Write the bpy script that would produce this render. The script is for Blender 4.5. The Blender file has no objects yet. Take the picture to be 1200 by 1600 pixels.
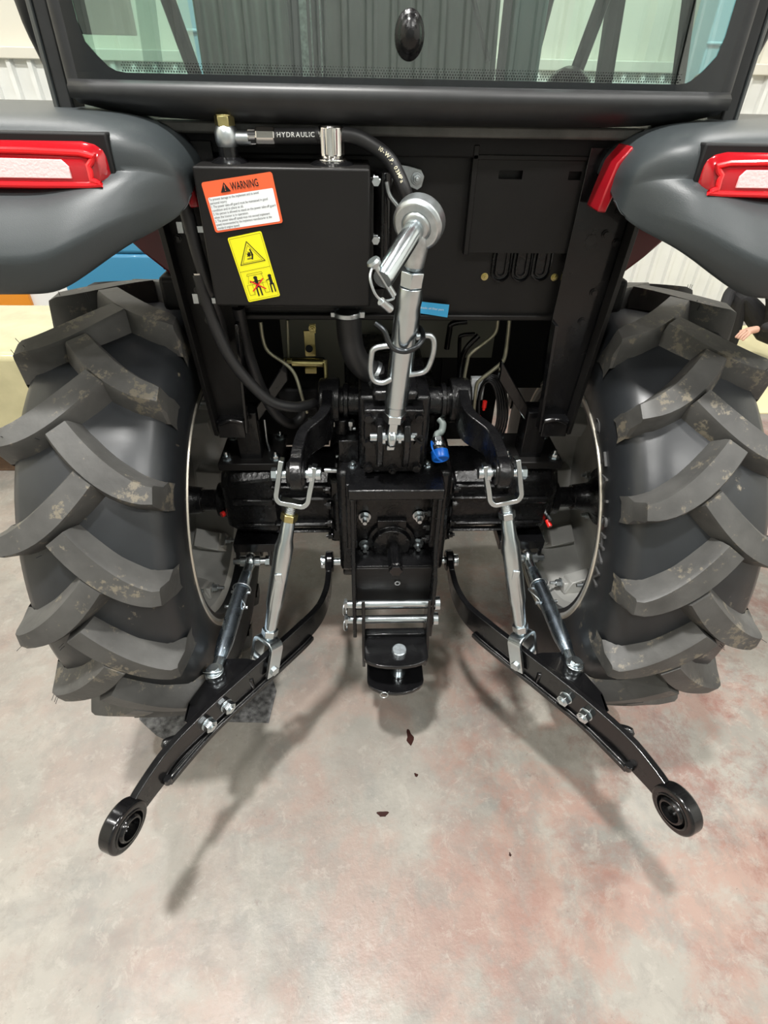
import bpy, bmesh, math, random
from mathutils import Vector as V, Matrix as Mx
random.seed(7)
SC = bpy.context.scene
COL = SC.collection
PI = math.pi

# ------------------------------------------------------------------ camera
F, CAM = 846.4, V((-.077, -1.243, 1.535))
_a, _b, _c = (math.radians(v) for v in (38.94, 2.849, -1.253))
FW = V((math.sin(_b)*math.cos(_a), math.cos(_b)*math.cos(_a), -math.sin(_a)))
_r = V((math.cos(_b), -math.sin(_b), 0)); _d = FW.cross(_r)
RT = _r*math.cos(_c) + _d*math.sin(_c); DN = -_r*math.sin(_c) + _d*math.cos(_c)
cd = bpy.data.cameras.new('camera'); cam = bpy.data.objects.new('camera', cd); COL.objects.link(cam)
cd.sensor_fit = 'HORIZONTAL'; cd.sensor_width = 36; cd.lens = F/1200*36; cd.clip_start = .05
m = Mx.Identity(4)
for i, v in enumerate((RT, -DN, -FW)):
    for j in range(3): m[j][i] = v[j]
m.translation = CAM; cam.matrix_world = m; SC.camera = cam

def at(px, py, Y=None, z=None, X=None):
    "a pixel of the photograph and one known world coordinate -> the point in the world"
    v = FW + RT*((px-600)/F) + DN*((py-800)/F)
    t = (Y-CAM.y)/v.y if Y is not None else (z-CAM.z)/v.z if z is not None else (X-CAM.x)/v.x
    return CAM + v*t

# ------------------------------------------------------------------ world, lights, exposure
w = bpy.data.worlds.new('hall_air'); SC.world = w; w.use_nodes = True
w.node_tree.nodes['Background'].inputs[0].default_value = (.9, .95, 1, 1)
w.node_tree.nodes['Background'].inputs[1].default_value = .3
SC.view_settings.view_transform = 'Standard'; SC.view_settings.look = 'None'
SC.view_settings.gamma = 1; SC.view_settings.use_curve_mapping = False
SC.view_settings.exposure = -0.24
CEIL = 6.2
LAMPS = [(-.75, -1.0, 400), (2.9, -1.2, 70), (-3.6, -1.2, 70), (-1.6, -3.9, 155), (2.0, -3.9, 155),
         (-2.8, 2.2, 120), (2.6, 2.2, 140), (3.6, -3.6, 80)]  # lamps behind the viewer: unseen fill, added for faces towards the camera
for i, (x, y, p) in enumerate(LAMPS):
    l = bpy.data.lights.new('lamp_light', 'AREA'); l.shape = 'DISK'; l.size = .34; l.energy = p
    l.color = (1, .985, .95)
    o = bpy.data.objects.new('lamp_light', l); COL.objects.link(o); o.location = (x, y, CEIL-.62)

# ------------------------------------------------------------------ materials
def N(nt, t, **k):
    n = nt.nodes.new(t)
    for a, b in k.items(): setattr(n, a, b)
    return n
def mat(name, col, rough=.5, metal=0, coat=0, spec=.5, noise=0, nscale=30, bump=0, bscale=200, rnoise=0,
        dirt=None, trans=0, emit=None, es=0, vary=False):
    m = bpy.data.materials.new(name); m.use_nodes = True; nt = m.node_tree
    b = nt.nodes['Principled BSDF']; I = b.inputs
    I['Base Color'].default_value = (*col, 1); I['Roughness'].default_value = rough
    I['Metallic'].default_value = metal; I['Coat Weight'].default_value = coat; I['Coat Roughness'].default_value = .05
    I['Specular IOR Level'].default_value = spec
    if trans: I['Transmission Weight'].default_value = trans
    if emit: I['Emission Color'].default_value = (*emit, 1); I['Emission Strength'].default_value = es
    tc = N(nt, 'ShaderNodeTexCoord')
    if vary:
        oi = N(nt, 'ShaderNodeObjectInfo'); sc_ = N(nt, 'ShaderNodeVectorMath', operation='SCALE'); sc_.inputs['Scale'].default_value = 9
        cb_ = N(nt, 'ShaderNodeCombineXYZ'); nt.links.new(oi.outputs['Random'], cb_.inputs[0]); nt.links.new(oi.outputs['Random'], cb_.inputs[1])
        nt.links.new(cb_.outputs[0], sc_.inputs[0]); ad_ = N(nt, 'ShaderNodeVectorMath', operation='ADD')
        nt.links.new(tc.outputs['Object'], ad_.inputs[0]); nt.links.new(sc_.outputs[0], ad_.inputs[1])
        class _T: outputs = {'Object': ad_.outputs[0]}
        tc = _T
    last = None
    if noise:
        n = N(nt, 'ShaderNodeTexNoise'); n.inputs['Scale'].default_value = nscale; n.inputs['Detail'].default_value = 6
        nt.links.new(tc.outputs['Object'], n.inputs['Vector'])
        r = N(nt, 'ShaderNodeValToRGB')
        r.color_ramp.elements[0].position = .3; r.color_ramp.elements[1].position = .7
        r.color_ramp.elements[0].color = (*[c*(1-noise) for c in col], 1)
        r.color_ramp.elements[1].color = (*[min(1, c*(1+noise)) for c in col], 1)
        nt.links.new(n.outputs['Fac'], r.inputs['Fac']); last = r.outputs['Color']
        nt.links.new(last, I['Base Color'])
    if rnoise:
        n = N(nt, 'ShaderNodeTexNoise'); n.inputs['Scale'].default_value = nscale*1.7; n.inputs['Detail'].default_value = 4
        nt.links.new(tc.outputs['Object'], n.inputs['Vector'])
        mr = N(nt, 'ShaderNodeMapRange'); mr.inputs[1].default_value = .3; mr.inputs[2].default_value = .7
        mr.inputs[3].default_value = max(.02, rough-rnoise); mr.inputs[4].default_value = rough+rnoise
        nt.links.new(n.outputs['Fac'], mr.inputs[0]); nt.links.new(mr.outputs[0], I['Roughness'])
    if dirt:   # (colour, threshold, scale): dried mud patches
        dc, th, ds = dirt
        n = N(nt, 'ShaderNodeTexNoise'); n.inputs['Scale'].default_value = ds; n.inputs['Detail'].default_value = 9
        n.inputs['Roughness'].default_value = .72
        n2 = N(nt, 'ShaderNodeTexNoise'); n2.inputs['Scale'].default_value = ds*.22; n2.inputs['Detail'].default_value = 3
        nt.links.new(tc.outputs['Object'], n.inputs['Vector']); nt.links.new(tc.outputs['Object'], n2.inputs['Vector'])
        mu = N(nt, 'ShaderNodeMath', operation='MULTIPLY'); nt.links.new(n.outputs['Fac'], mu.inputs[0]); nt.links.new(n2.outputs['Fac'], mu.inputs[1])
        r = N(nt, 'ShaderNodeMapRange'); r.inputs[1].default_value = th; r.inputs[2].default_value = th+.05; r.clamp = True
        nt.links.new(mu.outputs[0], r.inputs[0])
        mx = N(nt, 'ShaderNodeMix', data_type='RGBA'); mx.inputs[7].default_value = (*dc, 1)
        if last: nt.links.new(last, mx.inputs[6])
        else: mx.inputs[6].default_value = (*col, 1)
        nt.links.new(r.outputs[0], mx.inputs[0]); nt.links.new(mx.outputs[2], I['Base Color'])
    if bump:
        n = N(nt, 'ShaderNodeTexNoise'); n.inputs['Scale'].default_value = bscale; n.inputs['Detail'].default_value = 4
        nt.links.new(tc.outputs['Object'], n.inputs['Vector'])
        bp = N(nt, 'ShaderNodeBump'); bp.inputs['Strength'].default_value = bump; bp.inputs['Distance'].default_value = .002
        nt.links.new(n.outputs['Fac'], bp.inputs['Height']); nt.links.new(bp.outputs[0], I['Normal'])
    return m
GLOSS = mat('gloss_black_paint', (.0045, .0045, .005), .22, coat=.2, spec=.4, bump=.2, bscale=50, rnoise=.08, nscale=14)
CAST = mat('black_cast_paint', (.0045, .0045, .005), .27, spec=.42, bump=.55, bscale=110, rnoise=.08, nscale=20)
SATIN = mat('satin_black_paint', (.0075, .0070, .0068), .42, spec=.32, bump=.08, bscale=300, noise=.2, nscale=6)
DARK = mat('dark_interior_metal', (.006, .006, .0065), .6, spec=.3)
ZINC = mat('zinc_plated_steel', (.62, .68, .71), .23, metal=1, bump=.02, bscale=60, rnoise=.03, nscale=18, noise=.08)
ZINC2 = mat('dull_galvanised_steel', (.56, .60, .62), .36, metal=1, bump=.08, bscale=120, noise=.15, nscale=60)
BLUEZ = mat('dark_chromated_steel', (.44, .52, .60), .27, metal=1, rnoise=.03, nscale=18, noise=.18)
CHROME = mat('chrome', (.85, .83, .80), .1, metal=1)
YZINC = mat('yellow_zinc', (.60, .52, .24), .3, metal=1, noise=.2)
RUBBER = mat('tyre_rubber', (.017, .019, .0215), .36, spec=.55, noise=.25, nscale=9, bump=.10, bscale=60,
             dirt=((.22, .19, .14), .375, 34))
LUGR = mat('lit_lug_rubber', (.060, .059, .056), .50, spec=.5, noise=.3, nscale=14, bump=.3, bscale=70,
           dirt=((.15, .132, .10), .312, 75), vary=True)  # paler tyre rubber: light on the lug tops put into the colour
HOSE = mat('hose_rubber', (.018, .018, .019), .42)
PLAST = mat('fender_plastic', (.034, .041, .044), .42, spec=.5, bump=.15, bscale=900)
SEAL = mat('window_rubber', (.017, .018, .019), .42, noise=.15)
REDP = mat('red_paint', (.30, .006, .012), .25, coat=.5)
REDSH = mat('shaded_red_paint', (.10, .004, .008), .3, coat=.3)  # same red paint, darkened to put shade into the arch panel
LENS = mat('red_tail_lens', (.36, .004, .010), .12, coat=.6, spec=.6)
LENSI = mat('bright_red_lens', (.85, .014, .02), .22, coat=.5)
PINK = mat('frosted_lens', (.78, .50, .50), .2, coat=.6, bump=.5, bscale=260)
RIM = mat('rim_silver_paint', (.42, .42, .40), .42, metal=.25, noise=.12, nscale=12, bump=.1)
RIME = mat('rim_edge', (.62, .58, .50), .3, metal=.6)
WHITE = mat('label_white', (.80, .84, .86), .35)
ORNG = mat('label_orange', (.82, .13, .045), .35)
YELL = mat('label_yellow', (.86, .80, .015), .35)
INK = mat('label_ink', (.008, .008, .008), .4)
REDI = mat('label_red', (.70, .01, .02), .4)
CYAN = mat('label_cyan', (.05, .42, .78), .35)
TEXTW = mat('white_print', (.75, .76, .74), .5)
TEXTY = mat('cream_print', (.62, .58, .42), .5)
BLUEC = mat('blue_plastic', (.01, .16, .72), .3)
REDC = mat('red_plastic', (.75, .02, .015), .35)
PIPE = mat('olive_pipe', (.34, .33, .24), .35, metal=.6)
OLIVE = mat('olive_plate', (.20, .20, .16), .5)
GREYB = mat('grey_box', (.20, .20, .20), .5)
PINHEAD = mat('pin_head', (.60, .66, .70), .4, metal=1, bump=.4, bscale=260, noise=.15, nscale=80)
SEATM = mat('seat_vinyl', (.13, .14, .12), .5)
TRIM = mat('cab_trim_teal', (.22, .34, .34), .5)
STRIPB = mat('strap_navy', (.015, .03, .05), .5)
STRIPW = mat('strap_pale', (.8, .9, .92), .5, noise=.6, nscale=150)

def glass_mat():
    m = bpy.data.materials.new('green_tinted_glass'); m.use_nodes = True; nt = m.node_tree; nt.nodes.clear()
    o = N(nt, 'ShaderNodeOutputMaterial'); t = N(nt, 'ShaderNodeBsdfTransparent'); t.inputs[0].default_value = (.60, .80, .73, 1)
    g = N(nt, 'ShaderNodeBsdfGlossy'); g.inputs['Roughness'].default_value = .015; g.inputs[0].default_value = (.95, 1, .98, 1)
    f = N(nt, 'ShaderNodeFresnel'); f.inputs[0].default_value = 1.62
    mr = N(nt, 'ShaderNodeMapRange'); mr.inputs[3].default_value = .15; mr.inputs[4].default_value = 1
    nt.links.new(f.outputs[0], mr.inputs[0])
    mx = N(nt, 'ShaderNodeMixShader'); nt.links.new(mr.outputs[0], mx.inputs[0]); nt.links.new(t.outputs[0], mx.inputs[1]); nt.links.new(g.outputs[0], mx.inputs[2])
    nt.links.new(mx.outputs[0], o.inputs[0]); return m
GLASS = glass_mat()

def floor_mat():
    m = bpy.data.materials.new('stained_concrete'); m.use_nodes = True; nt = m.node_tree
    b = nt.nodes['Principled BSDF']; tc = N(nt, 'ShaderNodeTexCoord'); co = tc.outputs['Object']
    def nz(s, d=6, r=.55, off=(0, 0, 0), dist=0):
        mp = N(nt, 'ShaderNodeMapping'); mp.inputs['Location'].default_value = off; nt.links.new(co, mp.inputs[0])
        n = N(nt, 'ShaderNodeTexNoise'); n.inputs['Scale'].default_value = s; n.inputs['Detail'].default_value = d
        n.inputs['Roughness'].default_value = r; n.inputs['Distortion'].default_value = dist
        nt.links.new(mp.outputs[0], n.inputs['Vector']); return n.outputs['Fac']
    def rng(f, a, b_, lo=0, hi=1):
        r = N(nt, 'ShaderNodeMapRange'); r.inputs[1].default_value = a; r.inputs[2].default_value = b_
        r.inputs[3].default_value = lo; r.inputs[4].default_value = hi; nt.links.new(f, r.inputs[0]); return r.outputs[0]
    def mul(a, b_):
        r = N(nt, 'ShaderNodeMath', operation='MULTIPLY'); nt.links.new(a, r.inputs[0])
        if isinstance(b_, float): r.inputs[1].default_value = b_
        else: nt.links.new(b_, r.inputs[1])
        return r.outputs[0]
    def mix(f, a, c):
        x = N(nt, 'ShaderNodeMix', data_type='RGBA'); nt.links.new(f, x.inputs[0])
        if isinstance(a, tuple): x.inputs[6].default_value = (*a, 1)
        else: nt.links.new(a, x.inputs[6])
        x.inputs[7].default_value = (*c, 1); return x.outputs[2]
    # base beige grey, blotched
    c = mix(rng(nz(3.0, 8, .6), .35, .65), (.25, .235, .21), (.36, .338, .30))
    # worn patches down to blue grey screed
    c = mix(mul(rng(nz(4.2, 10, .66, (3.1, 1.7, 0), .3), .53, .62), .42), c, (.165, .168, .162))
    # pinkish rubbed paint, more to the right and middle (object x)
    sx = N(nt, 'ShaderNodeSeparateXYZ'); nt.links.new(co, sx.inputs[0])
    right = rng(sx.outputs[0], -.7, .5, .30, 1)
    c = mix(mul(mul(rng(nz(3.4, 11, .68, (7.7, 4.2, 0), .25), .47, .58), right), .62), c, (.36, .20, .16))
    far = rng(sx.outputs[0], .0, 1.0, .2, 1)
    c = mix(mul(mul(rng(nz(3.1, 13, .78, (1.2, 9.4, 0), .2), .49, .60), far), .8), c, (.20, .075, .06))
    c = mix(mul(rng(nz(9, 12, .8, (4, 2, 0)), .60, .66), .5), c, (.13, .06, .05))
    c = mix(mul(rng(nz(13, 14, .78, (3, 6, 0), .3), .50, .58), .38), c, (.21, .195, .175))
    c = mix(mul(rng(nz(19, 14, .80, (9, 1, 0), .5), .54, .60), .34), c, (.44, .41, .365))
    # pale scuffs and pits
    c = mix(mul(rng(nz(26, 8, .75, (2, 8, 0)), .60, .70), .45), c, (.46, .43, .38))
    c = mix(mul(rng(nz(60, 4, .7, (5, 5, 0)), .66, .72), .55), c, (.09, .06, .05))
    # big dust tone
    c = mix(rng(nz(.9, 3, .5, (8, 3, 0)), .4, .75, 0, .3), c, (.34, .33, .30))
    hs = N(nt, 'ShaderNodeHueSaturation'); hs.inputs['Value'].default_value = .80; hs.inputs['Saturation'].default_value = 1.12
    nt.links.new(c, hs.inputs['Color']); c = hs.outputs[0]
    nt.links.new(c, b.inputs['Base Color'])
    nt.links.new(rng(nz(5, 6, .6, (6, 1, 0)), .3, .7, .30, .52), b.inputs['Roughness'])
    bp = N(nt, 'ShaderNodeBump'); bp.inputs['Strength'].default_value = .35; bp.inputs['Distance'].default_value = .003
    nt.links.new(nz(35, 10, .7), bp.inputs['Height']); nt.links.new(bp.outputs[0], b.inputs['Normal'])
    return m
FLOOR = floor_mat()
WALL = mat('white_sheet_wall', (.72, .73, .70), .5, noise=.06, nscale=3)
WALLC = mat('cream_wall', (.62, .60, .52), .5, noise=.05, nscale=2)
CEILM = mat('roof_sheet', (.16, .17, .17), .6)
WALLB = mat('grey_sheet_wall', (.30, .32, .31), .5, noise=.06, nscale=3)
LAMPM = mat('lamp_diffuser', (1, 1, 1), .5, emit=(1, .98, .94), es=14)

# ------------------------------------------------------------------ mesh builder
class MB:
    def __init__(s): s.v = []; s.f = []; s.fm = []; s.mats = []; s.m = 0; s.T = None
    def mat(s, m):
        if m not in s.mats: s.mats.append(m)
        s.m = s.mats.index(m); return s
    def add(s, vs, fs):
        k = len(s.v); s.v += [(s.T @ V(p) if s.T else V(p)) for p in vs]
        s.f += [tuple(k+i for i in f) for f in fs]; s.fm += [s.m]*len(fs); return s
    def box(s, c, d, R=None):
        vs = [V((x*d[0]/2, y*d[1]/2, z*d[2]/2)) for x in (-1, 1) for y in (-1, 1) for z in (-1, 1)]
        if R: vs = [R @ v for v in vs]
        vs = [v+V(c) for v in vs]
        return s.add(vs, [(0, 1, 3, 2), (4, 6, 7, 5), (0, 4, 5, 1), (2, 3, 7, 6), (0, 2, 6, 4), (1, 5, 7, 3)])
    def span(s, a, b):
        a, b = V(a), V(b); return s.box((a+b)/2, [abs(q) for q in (b-a)])
    @staticmethod
    def frame(ax):
        ax = V(ax).normalized(); h = V((0, 0, 1)) if abs(ax.z) < .9 else V((0, 1, 0))
        u = ax.cross(h).normalized(); return u, ax.cross(u).normalized()
    def lathe(s, c, ax, prof, n=24, phase=0, close=False):
        c = V(c); ax = V(ax).normalized(); u, w = s.frame(ax); vs = []; fs = []
        for h, r in prof:
            for i in range(n):
                a = 2*PI*i/n+phase; vs.append(c+ax*h+(u*math.cos(a)+w*math.sin(a))*max(r, 1e-5))
        L = len(prof)
        for j in range(L if close else L-1):
            j2 = (j+1) % L
            for i in range(n):
                k = (i+1) % n; fs.append((j*n+i, j*n+k, j2*n+k, j2*n+i))
        if not close:
            fs.append(tuple(range(n))[::-1]); fs.append(tuple((L-1)*n+i for i in range(n)))
        return s.add(vs, fs)
    def cyl(s, a, b, r, r2=None, n=20, phase=0):
        a, b = V(a), V(b); L = (b-a).length
        return s.lathe(a, b-a, [(0, r), (L, r if r2 is None else r2)], n, phase)
    def ring(s, c, ax, ro, ri, w, n=32, ch=.0):
        return s.lathe(c, ax, [(-w/2, ri), (-w/2, ro-ch), (-w/2+ch, ro), (w/2-ch, ro), (w/2, ro-ch), (w/2, ri)] if ch else
                       [(-w/2, ri), (-w/2, ro), (w/2, ro), (w/2, ri)], n, 0, True)
    def nut(s, a, b, r, washer=0):
        s.cyl(a, b, r, n=6)
        if washer:
            a, b = V(a), V(b); d = (b-a).normalized(); s.cyl(a, a+d*.0025, washer, n=20)
        return s
    def bolt(s, p, d, r=.009, h=.009, stud=.006):
        "washer, hex nut and stud end standing on p along d"
        p, d = V(p), V(d).normalized()
        s.cyl(p, p+d*.002, r*1.35, n=18); s.cyl(p+d*.002, p+d*(.002+h), r, n=6, phase=random.random())
        if stud: s.cyl(p+d*(.002+h), p+d*(.002+h+stud), r*.52, r*.45, n=12)
        return s
    def tube(s, path, r, n=12, closed=False, sm=0):
        P = [V(p) for p in path]
        if sm: P = smooth(P, sm, closed)
        L = len(P); vs = []; fs = []; u = None
        for i, p in enumerate(P):
            t = (P[(i+1) % L]-P[i-1]) if closed else (P[min(i+1, L-1)]-P[max(i-1, 0)])
            t.normalize()
            if u is None: u, _ = s.frame(t)
            u = (u - t*u.dot(t)).normalized(); w_ = t.cross(u)
            rr = r[i] if isinstance(r, list) else r
            for k in range(n):
                a = 2*PI*k/n; vs.append(p+(u*math.cos(a)+w_*math.sin(a))*rr)
        for i in range(L if closed else L-1):
            j = (i+1) % L
            for k in range(n):
                q = (k+1) % n; fs.append((i*n+k, i*n+q, j*n+q, j*n+k))
        if not closed: fs.append(tuple(range(n))[::-1]); fs.append(tuple((L-1)*n+k for k in range(n)))
        return s.add(vs, fs)
    def strip(s, path, side, w, t, sm=0, closed=False):
        "flat bar: width w along side, thickness t across; w may be a list of (width, shift)"
        P = [V(p) for p in path]
        if sm: P = smooth(P, sm)
        side = V(side).normalized(); L = len(P); vs = []; fs = []
        for i, p in enumerate(P):
            tg = (P[min(i+1, L-1)]-P[max(i-1, 0)]).normalized(); nn = tg.cross(side).normalized()
            # mitre
            if 0 < i < L-1:
                a = (P[i]-P[i-1]).normalized(); b = (P[i+1]-P[i]).normalized(); k = 1/max(.5, ((a+b).normalized()).dot(a))
            else: k = 1
            ww, sh = (w if not callable(w) else w(i/(L-1))) if not isinstance(w, (int, float)) else (w, 0)
            for (x, y) in ((-1, -1), (1, -1), (1, 1), (-1, 1)):
                vs.append(p+side*(x*ww/2+sh)+nn*(y*t/2*k))
        for i in range(L-1):
            for k in range(4):
                q = (k+1) % 4; fs.append((i*4+k, i*4+q, (i+1)*4+q, (i+1)*4+k))
        fs.append((3, 2, 1, 0)); fs.append(tuple((L-1)*4+k for k in range(4)))
        return s.add(vs, fs)
    def prism(s, pts, th):
        "polygon of 3D points extruded by vector th"
        P = [V(p) for p in pts]; n = len(P); th = V(th)
        return s.add(P+[p+th for p in P], [tuple(range(n))[::-1], tuple(range(n, 2*n))]+[(i, (i+1) % n, (i+1) % n+n, i+n) for i in range(n)])
    def poly(s, pts): return s.add(pts, [tuple(range(len(pts)))])
    def grid(s, rows):
        n = len(rows[0]); vs = [p for r in rows for p in r]
        return s.add(vs, [(i*n+j, i*n+j+1, (i+1)*n+j+1, (i+1)*n+j) for i in range(len(rows)-1) for j in range(n-1)])
    def build(s, name, parent=None, m=None, bevel=0, smo=38, label=None, solid=0, org=None, seg=2, fix=True):
        me = bpy.data.meshes.new(name)
        off = V(org) if org is not None else V((0, 0, 0))
        me.from_pydata([tuple(v-off) for v in s.v], [], s.f)
        for x in (s.mats or [m]): me.materials.append(x)
        if s.mats: me.polygons.foreach_set('material_index', s.fm)
        if fix:
            bm = bmesh.new(); bm.from_mesh(me); bmesh.ops.recalc_face_normals(bm, faces=bm.faces); bm.to_mesh(me); bm.free()
        me.shade_smooth(); me.set_sharp_from_angle(angle=math.radians(smo))
        o = bpy.data.objects.new(name, me); COL.objects.link(o)
        if parent is not None:
            o.parent = parent; o.location = off - (GLOB.get(parent.name, V((0, 0, 0))))
        else: o.location = off
        GLOB[o.name] = off.copy()
        if solid: md = o.modifiers.new('solid', 'SOLIDIFY'); md.thickness = solid; md.offset = 0
        if bevel:
            md = o.modifiers.new('bevel', 'BEVEL'); md.width = bevel; md.segments = seg; md.limit_method = 'ANGLE'; md.angle_limit = math.radians(40)
            md.harden_normals = False
        if label: o['label'] = label
        return o
GLOB = {}
def smooth(P, k, closed=False):
    out = []; L = len(P)
    for i in range(L if closed else L-1):
        p0 = P[i-1] if (i > 0 or closed) else P[0]; p1 = P[i]; p2 = P[(i+1) % L]; p3 = P[(i+2) % L] if (i+2 < L or closed) else P[-1]
        for j in range(k):
            t = j/k; out.append(.5*((2*p1)+(p2-p0)*t+(2*p0-5*p1+4*p2-p3)*t*t+(3*p1-p0-3*p2+p3)*t**3))
    if not closed: out.append(P[-1])
    return out
def mir(p, s): return V((p[0]*s, p[1], p[2]))
def thing(name, label, cat, loc=(0, 0, 0), group=None):
    o = bpy.data.objects.new(name, None); COL.objects.link(o); o.location = loc; o['label'] = label; o['category'] = cat
    o.empty_display_size = .1
    if group: o['group'] = group
    GLOB[o.name] = V(loc); return o
def tag(o, label, cat, group=None):
    o['label'] = label; o['category'] = cat
    if group: o['group'] = group
    return o
def struct(o): o['kind'] = 'structure'; return o

_tc = {}
def glyphs(txt, bold=0):
    "outline faces of a text, unit size, centred on x, baseline y=0"
    key = (txt, bold)
    if key not in _tc:
        c = bpy.data.curves.new('t', 'FONT'); c.body = txt; c.size = 1; c.resolution_u = 3; c.offset = bold
        o = bpy.data.objects.new('t', c); COL.objects.link(o)
        dg = bpy.context.evaluated_depsgraph_get(); me = bpy.data.meshes.new_from_object(o.evaluated_get(dg))
        vs = [V(v.co) for v in me.vertices]; fs = [tuple(p.vertices) for p in me.polygons]
        bpy.data.objects.remove(o); bpy.data.curves.remove(c); bpy.data.meshes.remove(me)
        x0 = min(v.x for v in vs); x1 = max(v.x for v in vs)
        _tc[key] = ([V((v.x-x0, v.y, 0)) for v in vs], fs, x1-x0)
    return _tc[key]
def put_text(mb, txt, o, u, v, h, width=None, center=False, bold=0, lift=None):
    vs, fs, wd = glyphs(txt, bold); u = V(u).normalized(); v = V(v).normalized(); sx = h if width is None else width/wd
    x0 = -wd*sx/2 if center else 0; n = lift if lift is not None else u.cross(v)*.0004
    mb.add([V(o)+u*(p.x*sx+x0)+v*(p.y*h)+n for p in vs], fs)

# ================================================================== THE HALL
XL, XR, YB, YF = -4.6, 4.9, -6.5, 3.35
f = MB().mat(FLOOR); f.add([(XL, YB, 0), (XR, YB, 0), (XR, YF, 0), (XL, YF, 0)], [(0, 1, 2, 3)])
struct(f.build('floor', fix=False))
c = MB().mat(CEILM); c.span((XL, YB, CEIL), (XR, YF, CEIL+.1)); struct(c.build('ceiling'))
def ribbed(name, p0, p1, z0, z1, m, step=.2, depth=.035, inward=None):
    "corrugated sheet cladding from p0 to p1: trapezoid ribs"
    p0, p1 = V(p0), V(p1); d = (p1-p0); L = d.length; d.normalize(); n = V(inward)
    prof = []; x = 0
    while x < L:
        for q, h in ((0, 0), (.62, 0), (.70, 1), (.90, 1), (.98, 0)): prof.append((min(L, x+q*step), h*depth))
        x += step
    prof.append((L, 0))
    mb = MB().mat(m)
    rows = [[p0+d*a+n*b+V((0, 0, z)) for a, b in prof] for z in (z0, z1)]
    mb.grid(rows); return struct(mb.build(name, fix=False, smo=20))
ribbed('wall_front', (XL, YF, 0), (XR, YF, 0), 1.62, CEIL, WALLC, .45, .03, (0, -1, 0))
ribbed('wall_front', (XL, YF-.05, 0), (XR, YF-.05, 0), 0, 1.58, WALL, .13, .03, (0, -1, 0))
t = MB().mat(WALLC); t.span((XL, YF-.10, 1.57), (XR, YF, 1.63)); struct(t.build('trim_1', bevel=.006))
ribbed('wall_left', (XL, YB, 0), (XL, YF, 0), 0, CEIL, WALLC, .35, .03, (1, 0, 0))
ribbed('wall_right', (XR, YB, 0), (XR, YF, 0), 0, CEIL, WALL, .35, .03, (-1, 0, 0))
ribbed('wall_back', (XL, YB, 0), (XR, YB, 0), 0, CEIL, WALLB, .35, .05, (0, 1, 0))
for i, (x, y, p) in enumerate(LAMPS):
    k = thing('hanging_lamp', ['bell shaped hall lamp hanging above the tractor hitch', 'hall lamp hanging right of the tractor',
        'hall lamp hanging left of the tractor', 'unseen fill lamp added behind the viewer on the left', 'unseen fill lamp added behind the viewer on the right',
        'hall lamp hanging ahead of the tractor on the left', 'hall lamp hanging ahead of the tractor on the right', 'unseen fill lamp added by the right wall near the viewer'][i],
        'lamp', (x, y, CEIL), 'hall lamps')
    s_ = MB().mat(mat('lamp_shade', (.6, .6, .6), .4)) if i == 0 else MB().mat(bpy.data.materials['lamp_shade'])
    s_.lathe((x, y, CEIL-.2), (0, 0, -1), [(0, .08), (.06, .14), (.38, .33), (.38, .32), (.07, .12), (.02, .06)], 28)
    s_.cyl((x, y, CEIL-.22), (x, y, CEIL), .012, n=8); s_.build('lamp_shade', k)
    d_ = MB().mat(LAMPM); d_.cyl((x, y, CEIL-.56), (x, y, CEIL-.565), .31, n=28); d_.build('lamp_diffuser', k)

# ================================================================== THE TRACTOR
T = thing('tractor', 'black and dark red farm tractor seen from behind with rear three point linkage', 'tractor')
AX = .58          # axle height
XW = .605         # tyre centre

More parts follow.
